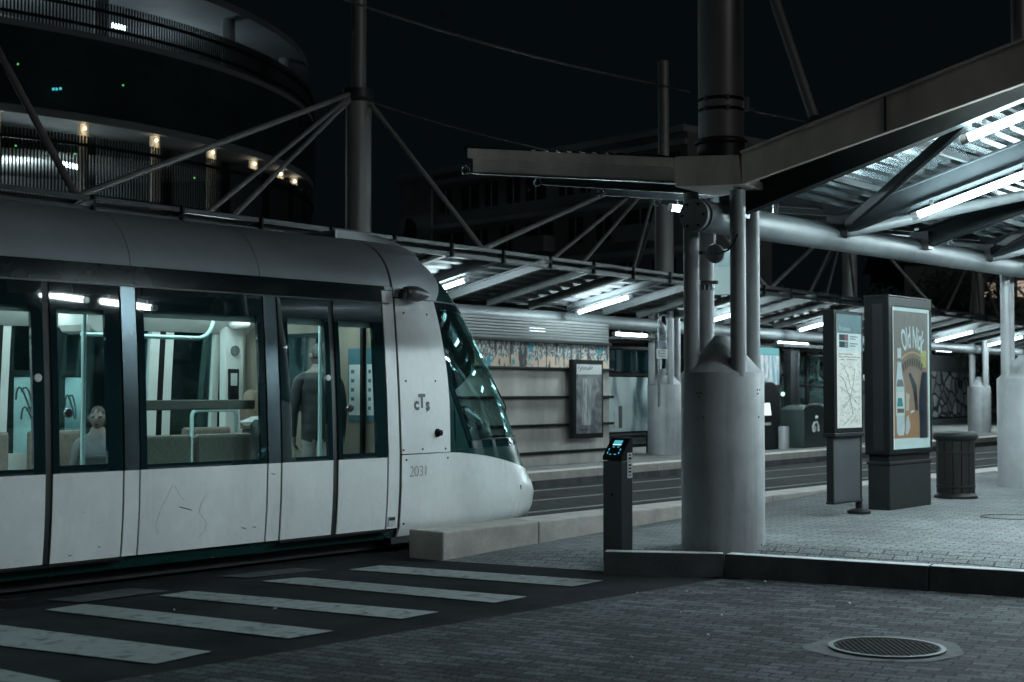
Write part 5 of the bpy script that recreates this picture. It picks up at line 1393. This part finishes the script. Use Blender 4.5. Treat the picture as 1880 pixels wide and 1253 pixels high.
apoly([(.10, .615), (.20, .615), (.20, .64), (.10, .64)], .0252, 'label_art', glow('poster grey band', (.20, .19, .18), E))
apoly([(.30, .105), (.36, .10), (.44, .15), (.42, .19), (.38, .24), (.33, .22)], .0235, 'glass_print', glow('poster glass', (.48, .5, .5), E))
apoly([(.31, .27), (.40, .27), (.42, .38), (.33, .40)], .0235, 'glass_print', glow('poster glass pale', (.45, .42, .38), E))
apoly([(.45, .25), (.55, .26), (.54, .275), (.45, .265)], .0235, 'highlight', pw)
# arched lettering
def arch(x, y):                                  # bend the line of text over an arc
    s = x; R = .62; t = s/R
    rr_ = R+y*1.25
    return AL(S0+.52*wl_+rr_*math.sin(t), .0245, z0+.735*(z1-z0)-R+rr_*math.cos(t)-.02)
MB().text('Old Nick', .27, arch, .006, sx=.50).build('brand_lettering', pw, ab)
def arch2(x, y):
    R = .60; t = x/R; rr_ = R+y
    return AL(S0+.52*wl_+rr_*math.sin(t), .0245, z0+.69*(z1-z0)-R+rr_*math.cos(t)-.02)
m = MB()
m.add([arch2(-.38+.02*i, k*.022) for i in range(39) for k in (0, 1)], [(2*i, 2*i+2, 2*i+3, 2*i+1) for i in range(38)])
m.build('lettering_arc', glow('poster orange arc', (.5, .32, .18), E), ab)
m = MB()
for i in range(9):
    x = -.34+.075*i
    m.add([arch2(x, -.14), arch2(x+.045, -.14), arch2(x+.045, -.05), arch2(x, -.05)], [(0, 1, 2, 3)])
m.build('small_lettering', glow('poster dark letters', (.10, .085, .075), E), ab)

arect(S0-.01, S1+.01, .034, z0-.02, z1+.02, .004, 'glass_front', glass('case glass', (.9, .93, .93), extra=.03, dirt=.06), 0)
# barrel litter bin
bf = G(1757, 917, PLAT); bc = Vector((bf.x*1.012, bf.y+.25, PLAT))
bn = thing('litter_bin', 'dark slatted barrel litter bin with a ringed lid on the near platform', 'bin', bc)
MB().lathe(bc, [(.262, 0), (.262, .03), (.235, .06), (.225, .07)], 32).build('base_ring', M['bin'], bn, smooth=True)
m = MB()
for k in range(14):
    a = 2*PI*k/14; d = Vector((math.cos(a), math.sin(a), 0)); e = Vector((-d.y, d.x, 0))
    m.obox(bc+d*.212+Z*.39, d, e, Z, .03, .0935, .66)
m.build('slats', M['bin'], bn, bevel=.008)
MB().lathe(bc, [(.20, .05), (.20, .72)], 24).build('liner', M['black'], bn, smooth=True)
for z in (.55, .13): MB().lathe(bc, [(.226, z), (.236, z+.004), (.236, z+.03), (.226, z+.034)], 32).build('hoop', M['bin'], bn, smooth=True)
MB().lathe(bc, [(.22, .70), (.262, .73), (.275, .765), (.262, .80), (.22, .82), (.17, .815), (.16, .77)], 36, caps=False).build('lid', M['charcoal'], bn, smooth=True, angle=60)
# access plate on the platform
ap = G(1855, 950, PLAT)
tag(MB().lathe((ap.x, ap.y, PLAT+.002), [(.30, 0), (.30, .006), (.285, .006), (.285, .001)], 40, caps=False).build('access_cover', M['dark_kerb'], smooth=True), 'thin round cover outline in the near platform paving', 'manhole')

# hanging sign behind the column
hp = D(1338, 500, NP(2.8, -1.5, 0).y)
hs = thing('hanging_sign', 'pale teal hanging sign half hidden behind the pipes of the near column', 'sign', hp)
MB().obox(hp, Vector((1, 0, 0)), Vector((0, 1, 0)), Z, .42, .06, .50).build('board', glow('pale teal board', (.36, .46, .46), .18), hs, bevel=.006)
MB().obox(hp+Z*.14-Vector((0, .033, 0)), Vector((1, 0, 0)), Vector((0, 1, 0)), Z, .40, .004, .16).build('header', glow('teal header', (.20, .28, .29), .12), hs)
MB().text('N', .16, lambda x, y: hp+Vector((.13+x, -.037, .09+y))).build('letter', M['sticker'], hs)
for s in (-1, 1): MB().tube(hp+Vector((s*.15, 0, .25)), Vector((hp.x+s*.15, hp.y, lz(1.5)+.21)), .012).build('hanger', M['metal_dark'], hs)

# overhead wires
def wire(p0, p1, sag, r, label, n=24):
    pts = [p0.lerp(p1, i/n)-Z*(sag*4*(i/n)*(1-i/n)) for i in range(n+1)]
    return tag(MB().path(pts, r, 6).build('overhead_wire', M['mast'], smooth=True), label, 'wire')
w0, w1 = D(420, -80, 14.5), D(1268, 168, c1.y+.3)
wire(w0, w1, .12, .011, 'thin overhead wire running down to the near mast')
o = thing('wire_insulator', 'small insulator on the upper overhead wire', 'insulator', D(815, 27, 13.4))
MB().tube(D(806, 24, 13.4), D(826, 31, 13.4), .022, n=10).build('body', M['metal_dark'], o, smooth=True)
wire(D(1372, 203, c1.y), D(1478, 224, c1.y+2.5), .0, .010, 'short overhead wire right of the near mast')
wire(FP(FCOLS[1], 0, 6.2), D(1268, 318, c1.y+9), .15, .010, 'faint overhead wire from the far mast behind the tram')

# ================================================================== ROUND CAR PARK
GC = Vector((-31.5, 67.0, 0)); GR = 21.9
gar = thing('parking_garage', 'round multi storey car park with slatted railings far behind the tram', 'car park', GC)
def GP(t, r, z): return Vector((GC.x+r*math.cos(t), GC.y+r*math.sin(t), z))
def ringwall(r0, r1, z0, z1, n=120):
    return MB().lathe(GC, [(r0, z0), (r1, z0), (r1, z1), (r0, z1), (r0, z0)], n, caps=False)
ringwall(6, GR, 11.45, 11.75).build('deck_slab', M['g_slab'], gar, smooth=True)
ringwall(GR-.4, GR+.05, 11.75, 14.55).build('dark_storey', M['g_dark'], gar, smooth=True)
ringwall(6, GR, 14.55, 14.8).build('deck_slab', M['g_slab'], gar, smooth=True)
ringwall(6, GR, 8.2, 8.5).build('deck_slab', M['g_slab'], gar, smooth=True)
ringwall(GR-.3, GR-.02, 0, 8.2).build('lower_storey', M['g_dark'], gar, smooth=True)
ringwall(0.1, GR-.3, 17.35, 17.65).build('roof', M['g_roof'], gar, smooth=True)
MB().lathe(GC, [(13, 0), (13, 17.4)], 60).build('core', mk('garage core render', (.22, .225, .225), .9, var=.3, scale=.4, spec=.1), gar, smooth=True)
def fence(z0, z1, name, r):
    m = MB(); nS = 1050
    for i in range(nS):
        t = 2*PI*i/nS
        if math.sin(t) > .35 and math.cos(t) < .3: continue
        d = Vector((math.cos(t), math.sin(t), 0)); e = Vector((-d.y, d.x, 0))
        m.obox(GP(t, r, (z0+z1)/2), d, e, Z, .05, .055, z1-z0)
    o = m.build(name, M['g_fence'], gar)
    for z in (z0+.25, z1-.35):
        MB().lathe(GC, [(r+.05, z-.06), (r+.12, z-.06), (r+.12, z+.06), (r+.05, z+.06), (r+.05, z-.06)], 120, caps=False).build('fence_rail', M['g_fence'], o)
fence(8.5, 10.95, 'fence', GR-.1); fence(14.8, 16.05, 'fence', GR-.1)
# sloping ramp inside
rm = MB()
rm.grid(lambda a, b: GP(-2.4+2.2*a, 10+9*b, 9.0+2.0*a), 30, 2)
rm.build('ramp', mk('pale garage concrete', (.42, .43, .43), .9, var=.2, scale=.5, spec=.1), gar, solid=.25, smooth=True)
rm = MB(); rm.grid(lambda a, b: GP(-2.6+2.4*a, 10+9*b, 15.6+.8*a), 30, 2)
# columns with warm uplights
def gang(px, r=GR-.05):
    a = (px-940)/FPX; best = None
    for i in range(2000):
        t = -PI+3.3*i/2000
        p = GP(t, r, 0); q = p.x/p.y-a
        if p.y < GC.y+2 and (best is None or abs(q) < best[0]) and ((p.x, p.y) and (Vector((math.cos(t), math.sin(t), 0)).dot(-Vector((p.x, p.y, 0))) > 0)): best = (abs(q), t)
    return best[1]
for i, px in enumerate((-8, 158, 294, 400, 478, 527, 553)):
    t = gang(px)
    cc = MB().tube(GP(t, GR-.45, 0), GP(t, GR-.45, 11.45), .2, n=12).build('post', mk('tan post', (.42, .34, .25), .7) if i == 0 else bpy.data.materials['tan post'], gar, smooth=True)
    q_ = GP(t, GR-.45, 11.22); q_ = q_-Vector((q_.x, q_.y, 0)).normalized()*.42+Vector((.06, 0, 0))
    MB().sphere(q_, .05, n=10, m=6).build('lamp', M['warm'], gar, smooth=True)
for t in [i*PI/9 for i in range(18)]:
    MB().tube(GP(t, GR-1.2, 14.8), GP(t, GR-1.2, 17.35), .28, n=12).build('roof_post', M['g_roof'], gar, smooth=True)
# strip lights
def gstrip(px, py, w, z, r, mat='strip'):
    t = gang(px, GR); dst = GP(t, GR, 0).y
    p = D(px, py, dst+2.0); L = w/FPX*(dst+2)
    o = MB()
    o.tube(p-Vector((L/2, 0, -.04)), p+Vector((L/2, 0, -.10)), .09, n=8)
    o.build('strip_light', M[mat], gar, smooth=True)
gstrip(130, 303, 30, 0, 0); gstrip(218, 48, 28, 0, 0); gstrip(190, 41, 9, 0, 0)
for px, py in ((29, 268), (138, 283), (226, 157), (33, 118), (357, 327)):
    p = D(px, py, GP(gang(px), GR, 0).y-.3)
    MB().sphere(p, .032, n=8, m=5).build('indicator_light', M['green_led'], gar)
for px, py in ((98, 164), (104, 164), (111, 163)):
    p = D(px, py, GP(gang(px), GR, 0).y-.3)
    MB().sphere(p, .05, n=8, m=5).build('indicator_light', M['teal_led'], gar)
def glight(name, loc, power, col, rad):
    l = bpy.data.lights.new(name, 'POINT'); l.energy = power; l.color = col; l.shadow_soft_size = rad
    o = bpy.data.objects.new(name, l); COL.objects.link(o); o.location = MATS[gar.name] @ Vector(loc); o.parent = gar
    return o
for t, r, z, pwr in ((-1.75, 17, 9.9, 420), (-1.25, 17.5, 9.8, 640), (-.8, 18, 9.7, 420), (-1.5, 16, 15.6, 420), (-.8, 17, 15.6, 380), (-.3, 17, 15.6, 260)):
    glight('deck_lamp', GP(t, r, z), pwr, (.75, .95, 1.), .4)  # bare point lights added to brighten the decks

# ================================================================== APARTMENT BLOCK
H = 14.9
p1, p2 = D(736, 333, 90.), D(1262, 240, 72.5)
p1.z = 0; p2.z = 0
bd = (p2-p1).normalized(); bnm = Vector((bd.y, -bd.x, 0)); bnm = bnm if bnm.y < 0 else -bnm
bl = (p2-p1).length
apb = thing('apartment_block', 'dark apartment block with rows of unlit windows behind the far canopy', 'building', p1)
MB().prism([p1, p2, p2-bnm*7, p1-bnm*7], (0, 0, H)).build('facade', M['facade'], apb)
MB().prism([p1+bnm*.3-bd*.3+Z*H, p2+bnm*.3+Z*H, p2-bnm*7+Z*H, p1-bnm*7-bd*.3+Z*H], (0, 0, .35)).build('roof_slab', M['facade_pale'], apb)
MB().prism([p1+bnm*.003, p1+bd*3.2+bnm*.003, p1+bd*3.2+bnm*.003+Z*H, p1+bnm*.003+Z*H], bnm*.1).build('gable_panel', M['facade_pale'], apb)
rr = random.Random(3)
gp = MB().prism([p1+bd*(1.0+.7*math.cos(t)+.15*math.sin(3*t))+bnm*.105+Z*(11.2+1.3*math.sin(t)) for t in [2*PI*i/16 for i in range(16)]], bnm*.01).build('wall_drawing', M['window_dark'], apb)
for fl_ in range(5):
    z = 1.5+fl_*2.75
    MB().prism([p1+bd*3.4+bnm*.002+Z*(z+1.75), p2+bnm*.002+Z*(z+1.75), p2+bnm*.002+Z*(z+2.05), p1+bd*3.4+bnm*.002+Z*(z+2.05)], bnm*.22).build('floor_band', M['facade_pale'], apb)
    s = 4.0
    while s < bl-1.5:
        w = rr.choice([1.1, 1.1, 2.2, 1.6])
        c = p1+bd*s
        o = MB().prism([c+bnm*.004+Z*z, c+bd*w+bnm*.004+Z*z, c+bd*w+bnm*.004+Z*(z+1.45), c+bnm*.004+Z*(z+1.45)], bnm*.05).build('window', M['window_dark'], apb)
        MB().bar(c+bd*(w/2)+bnm*.06+Z*z, c+bd*(w/2)+bnm*.06+Z*(z+1.45), .07, .03, up=bnm).build('frame', M['facade_pale'], o)
        if w > 2:
            MB().prism([c-bd*.2+bnm*.06+Z*(z-.35), c+bd*(w+.2)+bnm*.06+Z*(z-.35), c+bd*(w+.2)+bnm*.06+Z*(z+.55), c-bd*.2+bnm*.06+Z*(z+.55)], bnm*.9).build('balcony', M['facade'], apb)
        s += w+rr.uniform(.5, 1.3)
# distant house with two lit windows
hb = D(1700, 500, 95); hb.z = 0
hs2 = thing('distant_house', 'dark distant house with two tan lit windows beside the right edge column', 'house', hb)
e0, e1 = D(1660, 480, 95), D(1990, 480, 95); e0.z = e1.z = 0
MB().prism([e0, e1, e1+Vector((0, 9, 0)), e0+Vector((0, 9, 0))], (0, 0, 10.2)).build('wall', M['facade'], hs2)
MB().prism([e0+Vector((-.5, -.4, 10.2)), e0+Vector((-.5, 9.4, 10.2)), e0+Vector((-.5, 4.5, 13))], (e1-e0)+Vector((1, 0, 0))).build('roof', M['facade'], hs2)
for x0_, x1_, y0_, y1_ in ((1804, 1829, 519, 547), (1869, 1890, 516, 545)):
    a_, b_ = D(x0_, y1_, 94.9), D(x1_, y0_, 94.9)
    o = MB().box(a_.x, b_.x, 94.9, 94.97, a_.z, b_.z).build('window', M['window_lit'], hs2)
    m = MB()
    for i in range(3): m.bar(Vector((a_.x, 94.85, a_.z+.15+.35*i)), Vector((b_.x, 94.85, a_.z+.35+.35*i)), .05, .05)
    m.build('shutter_bar', M['black'], o)

# trees standing dark beyond the far canopy
def tree(name, label, base, h, r, seed):
    t = thing(name, label, 'tree', base, group='dark trees beyond the far canopy')
    rr = random.Random(seed); m = MB()
    m.tube(base, base+Z*h*.55, .22, .10, n=10)
    for k in range(6):
        a = rr.uniform(0, 6.28); m.tube(base+Z*h*(.3+.04*k), base+Vector((math.cos(a)*r*.6, math.sin(a)*r*.6, h*(.6+.05*k))), .08, .03, n=7)
    m.build('trunk', bpy.data.materials.get('bark') or mk('bark', (.05, .045, .04), .9, bump=.4), t, smooth=True)
    c = MB()
    lobes = [(Vector((rr.uniform(-.6, .6)*r, rr.uniform(-.6, .6)*r, h*rr.uniform(.5, .9))), rr.uniform(.3, .55)*r) for _ in range(11)]
    for _ in range(3200):
        o, q = rr.choice(lobes)
        d = Vector((rr.gauss(0, 1), rr.gauss(0, 1), rr.gauss(0, 1))).normalized()*q*rr.uniform(.5, 1.05)
        p = base+o+d; s = rr.uniform(.08, .17)
        x = Vector((rr.gauss(0, 1), rr.gauss(0, 1), rr.gauss(0, 1))).normalized(); y = x.orthogonal().normalized()
        c.add([p-x*s, p-y*s*.5, p+x*s, p+y*s*.5], [(0, 1, 2, 3)])
    c.build('crown', bpy.data.materials.get('leaves') or mk('leaves', (.035, .055, .05), .6, var=.4, scale=2), t)
for i, (px, y, h, r, l) in enumerate(((1440, 62, 6.5, 3.2, 'dark leafy tree seen between the near column and the map panel'), (1690, 66, 7.5, 3.4, 'dark leafy tree above the poster cabinet'), (1745, 60, 6.6, 3.0, 'dark leafy tree left of the lit house windows'))):
    b = D(px, 700, y); b.z = 0; tree('tree', l, b, h, r, 20+i)

# ================================================================== PEOPLE
def person(label, joints, edges, rad, regions, hair_mat, hair, head_c, head_r, face, root='pelvis', extra=None):
    """skeleton grown to one continuous surface; regions(p) -> material slot"""
    names = list(joints); idx = {n: i for i, n in enumerate(names)}
    base = Vector((joints['pelvis'].x, joints['pelvis'].y, min(j.z for j in joints.values())))
    t = thing('person', label, 'person', base)
    inv = MATS[t.name]
    me = bpy.data.meshes.new('body'); me.from_pydata([tuple(inv @ joints[n]) for n in names], [(idx[a], idx[b]) for a, b in edges], [])
    o = bpy.data.objects.new('skeleton', me); COL.objects.link(o)
    o.modifiers.new('skin', 'SKIN')
    sv = me.skin_vertices[0].data if me.skin_vertices else None
    if sv is None:
        me.attributes.new('skin', 'FLOAT', 'POINT')
    sv = me.skin_vertices[0].data
    for n in names:
        r = rad[n]; sv[idx[n]].radius = r if isinstance(r, tuple) else (r, r)
        sv[idx[n]].use_root = (n == root)
    sb_ = o.modifiers.new('sub', 'SUBSURF'); sb_.levels = 2; sb_.render_levels = 2
    dg = bpy.context.evaluated_depsgraph_get(); dg.update()
    nm = bpy.data.meshes.new_from_object(o.evaluated_get(dg))
    bpy.data.objects.remove(o)
    m = MB(); m.add([v.co.copy() for v in nm.vertices], [tuple(p.vertices) for p in nm.polygons])
    nb = len(m.f)
    # head with nose, ears
    hc = inv @ head_c; f = face.normalized(); sdv = f.cross(Z).normalized()
    h0 = MB().sphere((0, 0, 0), 1, 1, 1, 20, 14)
    def hp_(v):
        k = 1-.22*max(0, -v.z)                   # jaw narrows
        return hc+sdv*(v.x*head_r*.76*k)+f*(v.y*head_r*.92*(1-.1*max(0, -v.z)))+Z*(v.z*head_r*1.14)
    m.add([hp_(v) for v in h0.v], h0.f)
    ns = MB().sphere((0, 0, 0), .016, .022, .03, 8, 6)
    m.add([hc+f*(head_r*.93)+sdv*v.x+f*v.y+Z*(v.z-.01) for v in ns.v], ns.f)
    for s in (-1, 1):
        er = MB().sphere((0, 0, 0), .012, .022, .034, 8, 6)
        m.add([hc+sdv*(s*head_r*.77)+sdv*v.x+f*v.y+Z*v.z for v in er.v], er.f)
    nh = len(m.f)
    for s in (-1, 1):
        ey = MB().sphere((0, 0, 0), .013, .008, .009, 8, 6)
        m.add([hc+f*(head_r*.86)+sdv*(s*.034+v.x)+f*v.y+Z*(v.z+.014) for v in ey.v], ey.f)
    mo = MB().sphere((0, 0, 0), .024, .008, .006, 8, 6)
    m.add([hc+f*(head_r*.84)+sdv*v.x+f*v.y+Z*(v.z-.055) for v in mo.v], mo.f)
    mats = [M['skin'], regions['top'], regions['bottom'], M['ink']]
    ob = m.build('body', mats, t, smooth=True, local=True, angle=180)
    for i, pl in enumerate(ob.data.polygons):
        if i >= nh: pl.material_index = 3
        elif i >= nb: pl.material_index = 0
        else:
            p = inv.inverted() @ pl.center
            pl.material_index = regions['fn'](p)
    # hair cap
    hm_ = MB(); hh = MB().sphere((0, 0, 0), 1, 1, 1, 22, 16)
    vs = []
    for v in hh.v:
        k = 1.07+.05*math.sin(9*v.x+5*v.z)*.4
        vs.append(hp_(v)+(hp_(v)-hc)*(k-1)-f*.008)
    keep = [fc_ for fc_ in hh.f if hair(sum((hh.v[i] for i in fc_), Vector())/len(fc_))]
    hm_.add(vs, keep)
    hm_.build('hair', hair_mat, t, smooth=True, solid=.006, local=True)
    if extra: extra(t, hc, f, sdv, inv)
    return t
def hand_joints(J, E, R, side, wrist, d, palmdir, curl):
    """palm, four fingers of unequal length and a thumb off the side of the palm"""
    d = d.normalized(); pd = palmdir.normalized(); sidev = d.cross(pd).normalized()
    J['palm'+side] = wrist+d*.06; E.append(('wrist'+side, 'palm'+side)); R['palm'+side] = (.036, .018)
    for i, (off, ln) in enumerate(((-.027, .066), (-.009, .076), (.009, .072), (.026, .056))):
        a, b, c = ['f%d%s%s' % (i, k, side) for k in 'abc']
        J[a] = wrist+d*.095+sidev*off; J[b] = J[a]+(d*(1-curl*.4)+pd*curl*.6).normalized()*ln*.55; J[c] = J[b]+(d*(1-curl)+pd*curl).normalized()*ln*.5
        E += [('palm'+side, a), (a, b), (b, c)]
        R[a], R[b], R[c] = .0095, .0088, .0075
    a, b = 'ta'+side, 'tb'+side
    J[a] = wrist+d*.05-sidev*.045+pd*.012; J[b] = J[a]+(d*.7-sidev*.5+pd*.4).normalized()*.045
    E += [('palm'+side, a), (a, b)]; R[a], R[b] = .011, .009
def build_person(label, pel, facing, seated, top, bottom, hair_mat, hair, scale=1., bulk=1., headturn=0., extra=None):
    f = facing.normalized(); s = f.cross(Z).normalized()     # s: the person's right
    J, R, E = {}, {}, []
    def P(x, y, z): return pel+s*(x*scale)+f*(y*scale)+Z*(z*scale)
    J['pelvis'] = P(0, 0, 0); R['pelvis'] = (.15, .11)
    J['waist'] = P(0, 0, .16); R['waist'] = (.14, .10)
    J['chest'] = P(0, .01, .36); R['chest'] = (.17, .115)
    J['neck0'] = P(0, 0, .50); R['neck0'] = (.09, .075)
    J['neck'] = P(0, .012, .565); R['neck'] = .066
    J['skull'] = P(0, .02, .64); R['skull'] = .066
    E += [('pelvis', 'waist'), ('waist', 'chest'), ('chest', 'neck0'), ('neck0', 'neck'), ('neck', 'skull')]
    for sd, x in (('R', 1), ('L', -1)):
        J['sh'+sd] = P(.185*x, 0, .455); R['sh'+sd] = .068
        if seated:
            J['el'+sd] = P(.25*x, .06, .19); J['wrist'+sd] = P(.11*x, .27, .11)
            J['hip'+sd] = P(.09*x, .03, -.02); J['kn'+sd] = P(.11*x, .44, -.01); J['an'+sd] = P(.11*x, .46, -.42); J['toe'+sd] = P(.12*x, .62, -.45)
        else:
            J['el'+sd] = P(.24*x, -.02, .16); J['wrist'+sd] = P(.24*x, .09, -.08)
            J['hip'+sd] = P(.09*x, 0, -.06); J['kn'+sd] = P(.095*x, .02, -.45); J['an'+sd] = P(.10*x, -.01, -.84); J['toe'+sd] = P(.12*x, .15, -.88)
        R['el'+sd] = .046; R['wrist'+sd] = .030; R['hip'+sd] = .092; R['kn'+sd] = .062; R['an'+sd] = .043; R['toe'+sd] = .036
        E += [('neck0', 'sh'+sd), ('sh'+sd, 'el'+sd), ('el'+sd, 'wrist'+sd), ('pelvis', 'hip'+sd), ('hip'+sd, 'kn'+sd), ('kn'+sd, 'an'+sd), ('an'+sd, 'toe'+sd)]
        d = J['wrist'+sd]-J['el'+sd]
        hand_joints(J, E, R, sd, J['wrist'+sd], d, (-Z if seated else -s*x)*1.0+f*.2, .55)
    for k in R:
        if bulk != 1 and k in ('waist', 'chest', 'neck0', 'pelvis', 'shR', 'shL', 'elR', 'elL'): R[k] = tuple(q*bulk for q in R[k]) if isinstance(R[k], tuple) else R[k]*bulk
        R[k] = tuple(q*scale for q in R[k]) if isinstance(R[k], tuple) else R[k]*scale
    wr = [J['wristR'], J['wristL']]; nk = J['neck'].z-.03; pz = J['pelvis'].z
    def reg(p):
        if p.z > nk: return 0
        for w in wr:
            q = p-w
            if q.length < .2*scale and q.dot((w-J['elR' if w is wr[0] else 'elL']).normalized()) > .005: return 0
        if seated: return 2 if (p-pel).dot(f) > .13 and p.z < pz+.09 or p.z < pz-.06 else 1
        return 2 if p.z < pz-.13 else 1
    hf = (f*math.cos(headturn)+s*math.sin(headturn)).normalized()
    return person(label, J, E, R, {'top': top, 'bottom': bottom, 'fn': reg}, hair_mat, hair, P(0, .03, .70), .105*scale, hf, extra=extra)
short_hair = lambda v: v.z > .35 or (v.y < .35 and v.z > -.25 and not abs(v.x) > .96) 
bob_hair = lambda v: v.z > .45 or v.y < .15 and v.z > -.75
# seated woman facing the window near the front door
wp = D(180, 806, 13.3)
build_person('seated woman in a pale jacket behind the glass of the second tram door leaf', Vector((wp.x, wp.y, .66)), Vector((.15, -1, 0)), True, M['coat_pale'], M['coat_dark'], M['hair_dark'], bob_hair, .92,
             extra=lambda t, hc, f, s, inv: MB().obox(hc-Z*.42+f*.17, s, f, Z, .26, .10, .18).build('bag', M['coat_dark'], t, bevel=.03, local=True))
# standing man with his back to the door
mp_ = D(584, 700, 13.75)
build_person('standing man in a dark jacket with his back to the front tram door', Vector((mp_.x, mp_.y, 1.21)), Vector((-.10, 1, 0)), False, M['coat_dark'], M['trouser_pale'], M['hair_grey'], short_hair, .98, bulk=1.22, headturn=-.5)
# passenger with long hair and fur collar, by the window
pp = D(466, 760, 14.3)
def collar(t, hc, f, s, inv):
    m = MB(); m.lathe(hc-Z*.17, [(.07, -.05), (.15, -.06), (.17, -.02), (.13, .03), (.07, .04)], 24)
    m.build('fur_collar', M['fur'], t, smooth=True, local=True)
    h = MB(); h.lathe(hc-f*.06, [(.10, -.26), (.11, -.1), (.10, .02), (.06, .1), (.01, .13)], 18); h.build('long_hair', M['hair_brown'], t, smooth=True, local=True)
build_person('seated passenger with brown hair and a pale fur collar inside the tram window', Vector((pp.x, pp.y, .80)), Vector((.9, .35, 0)), True, M['coat_dark'], M['coat_dark'], M['hair_brown'], bob_hair, .92, extra=collar)

# ================================================================== LIGHT, SKY, CAMERA
w = bpy.data.worlds.new('World'); sc.world = w; w.use_nodes = True
nt = w.node_tree; bg = nt.nodes['Background']
sky = nt.nodes.new('ShaderNodeTexSky'); sky.sky_type = 'NISHITA'; sky.sun_disc = False
SUN_EL, SUN_AZ = math.radians(24), math.radians(142)
sky.sun_elevation = math.radians(-7); sky.sun_rotation = SUN_AZ
mx = nt.nodes.new('ShaderNodeMixRGB'); mx.blend_type = 'ADD'; mx.inputs[0].default_value = 1; mx.inputs[2].default_value = (.019, .033, .039, 1)
nt.links.new(sky.outputs[0], mx.inputs[1]); nt.links.new(mx.outputs[0], bg.inputs['Color'])
bg.inputs['Strength'].default_value = .08
sl = bpy.data.lights.new('town_glow', 'SUN'); sl.energy = .15; sl.angle = math.radians(20); sl.color = (.96, .97, .96)
so = bpy.data.objects.new('town_glow', sl); COL.objects.link(so)
dv = Vector((math.sin(SUN_AZ)*math.cos(SUN_EL), math.cos(SUN_AZ)*math.cos(SUN_EL), math.sin(SUN_EL)))
so.rotation_euler = dv.to_track_quat('Z', 'Y').to_euler(); so.location = dv*30

cam = bpy.data.cameras.new('camera'); co = bpy.data.objects.new('camera', cam); COL.objects.link(co)
cam.sensor_width = 36; cam.lens = 36*FPX/1880; cam.clip_end = 600; cam.clip_start = .05
co.location = (0, 0, CAM_Z); co.rotation_euler = (PI/2+TILT, 0, 0)
cam.dof.use_dof = True; cam.dof.focus_distance = 13.2; cam.dof.aperture_fstop = 2.8
sc.camera = co
sc.view_settings.view_transform = 'Standard'; sc.view_settings.look = 'None'; sc.view_settings.exposure = .2; sc.view_settings.gamma = 1
sc.render.engine = 'CYCLES'
sc.cycles.use_denoising = True
try: sc.cycles.denoiser = 'OPENIMAGEDENOISE'
except Exception: pass
sc.cycles.max_bounces = 8; sc.cycles.transparent_max_bounces = 16; sc.cycles.sample_clamp_indirect = 25.; sc.cycles.sample_clamp_direct = 9.
sc.cycles.caustics_reflective = False; sc.cycles.caustics_refractive = False
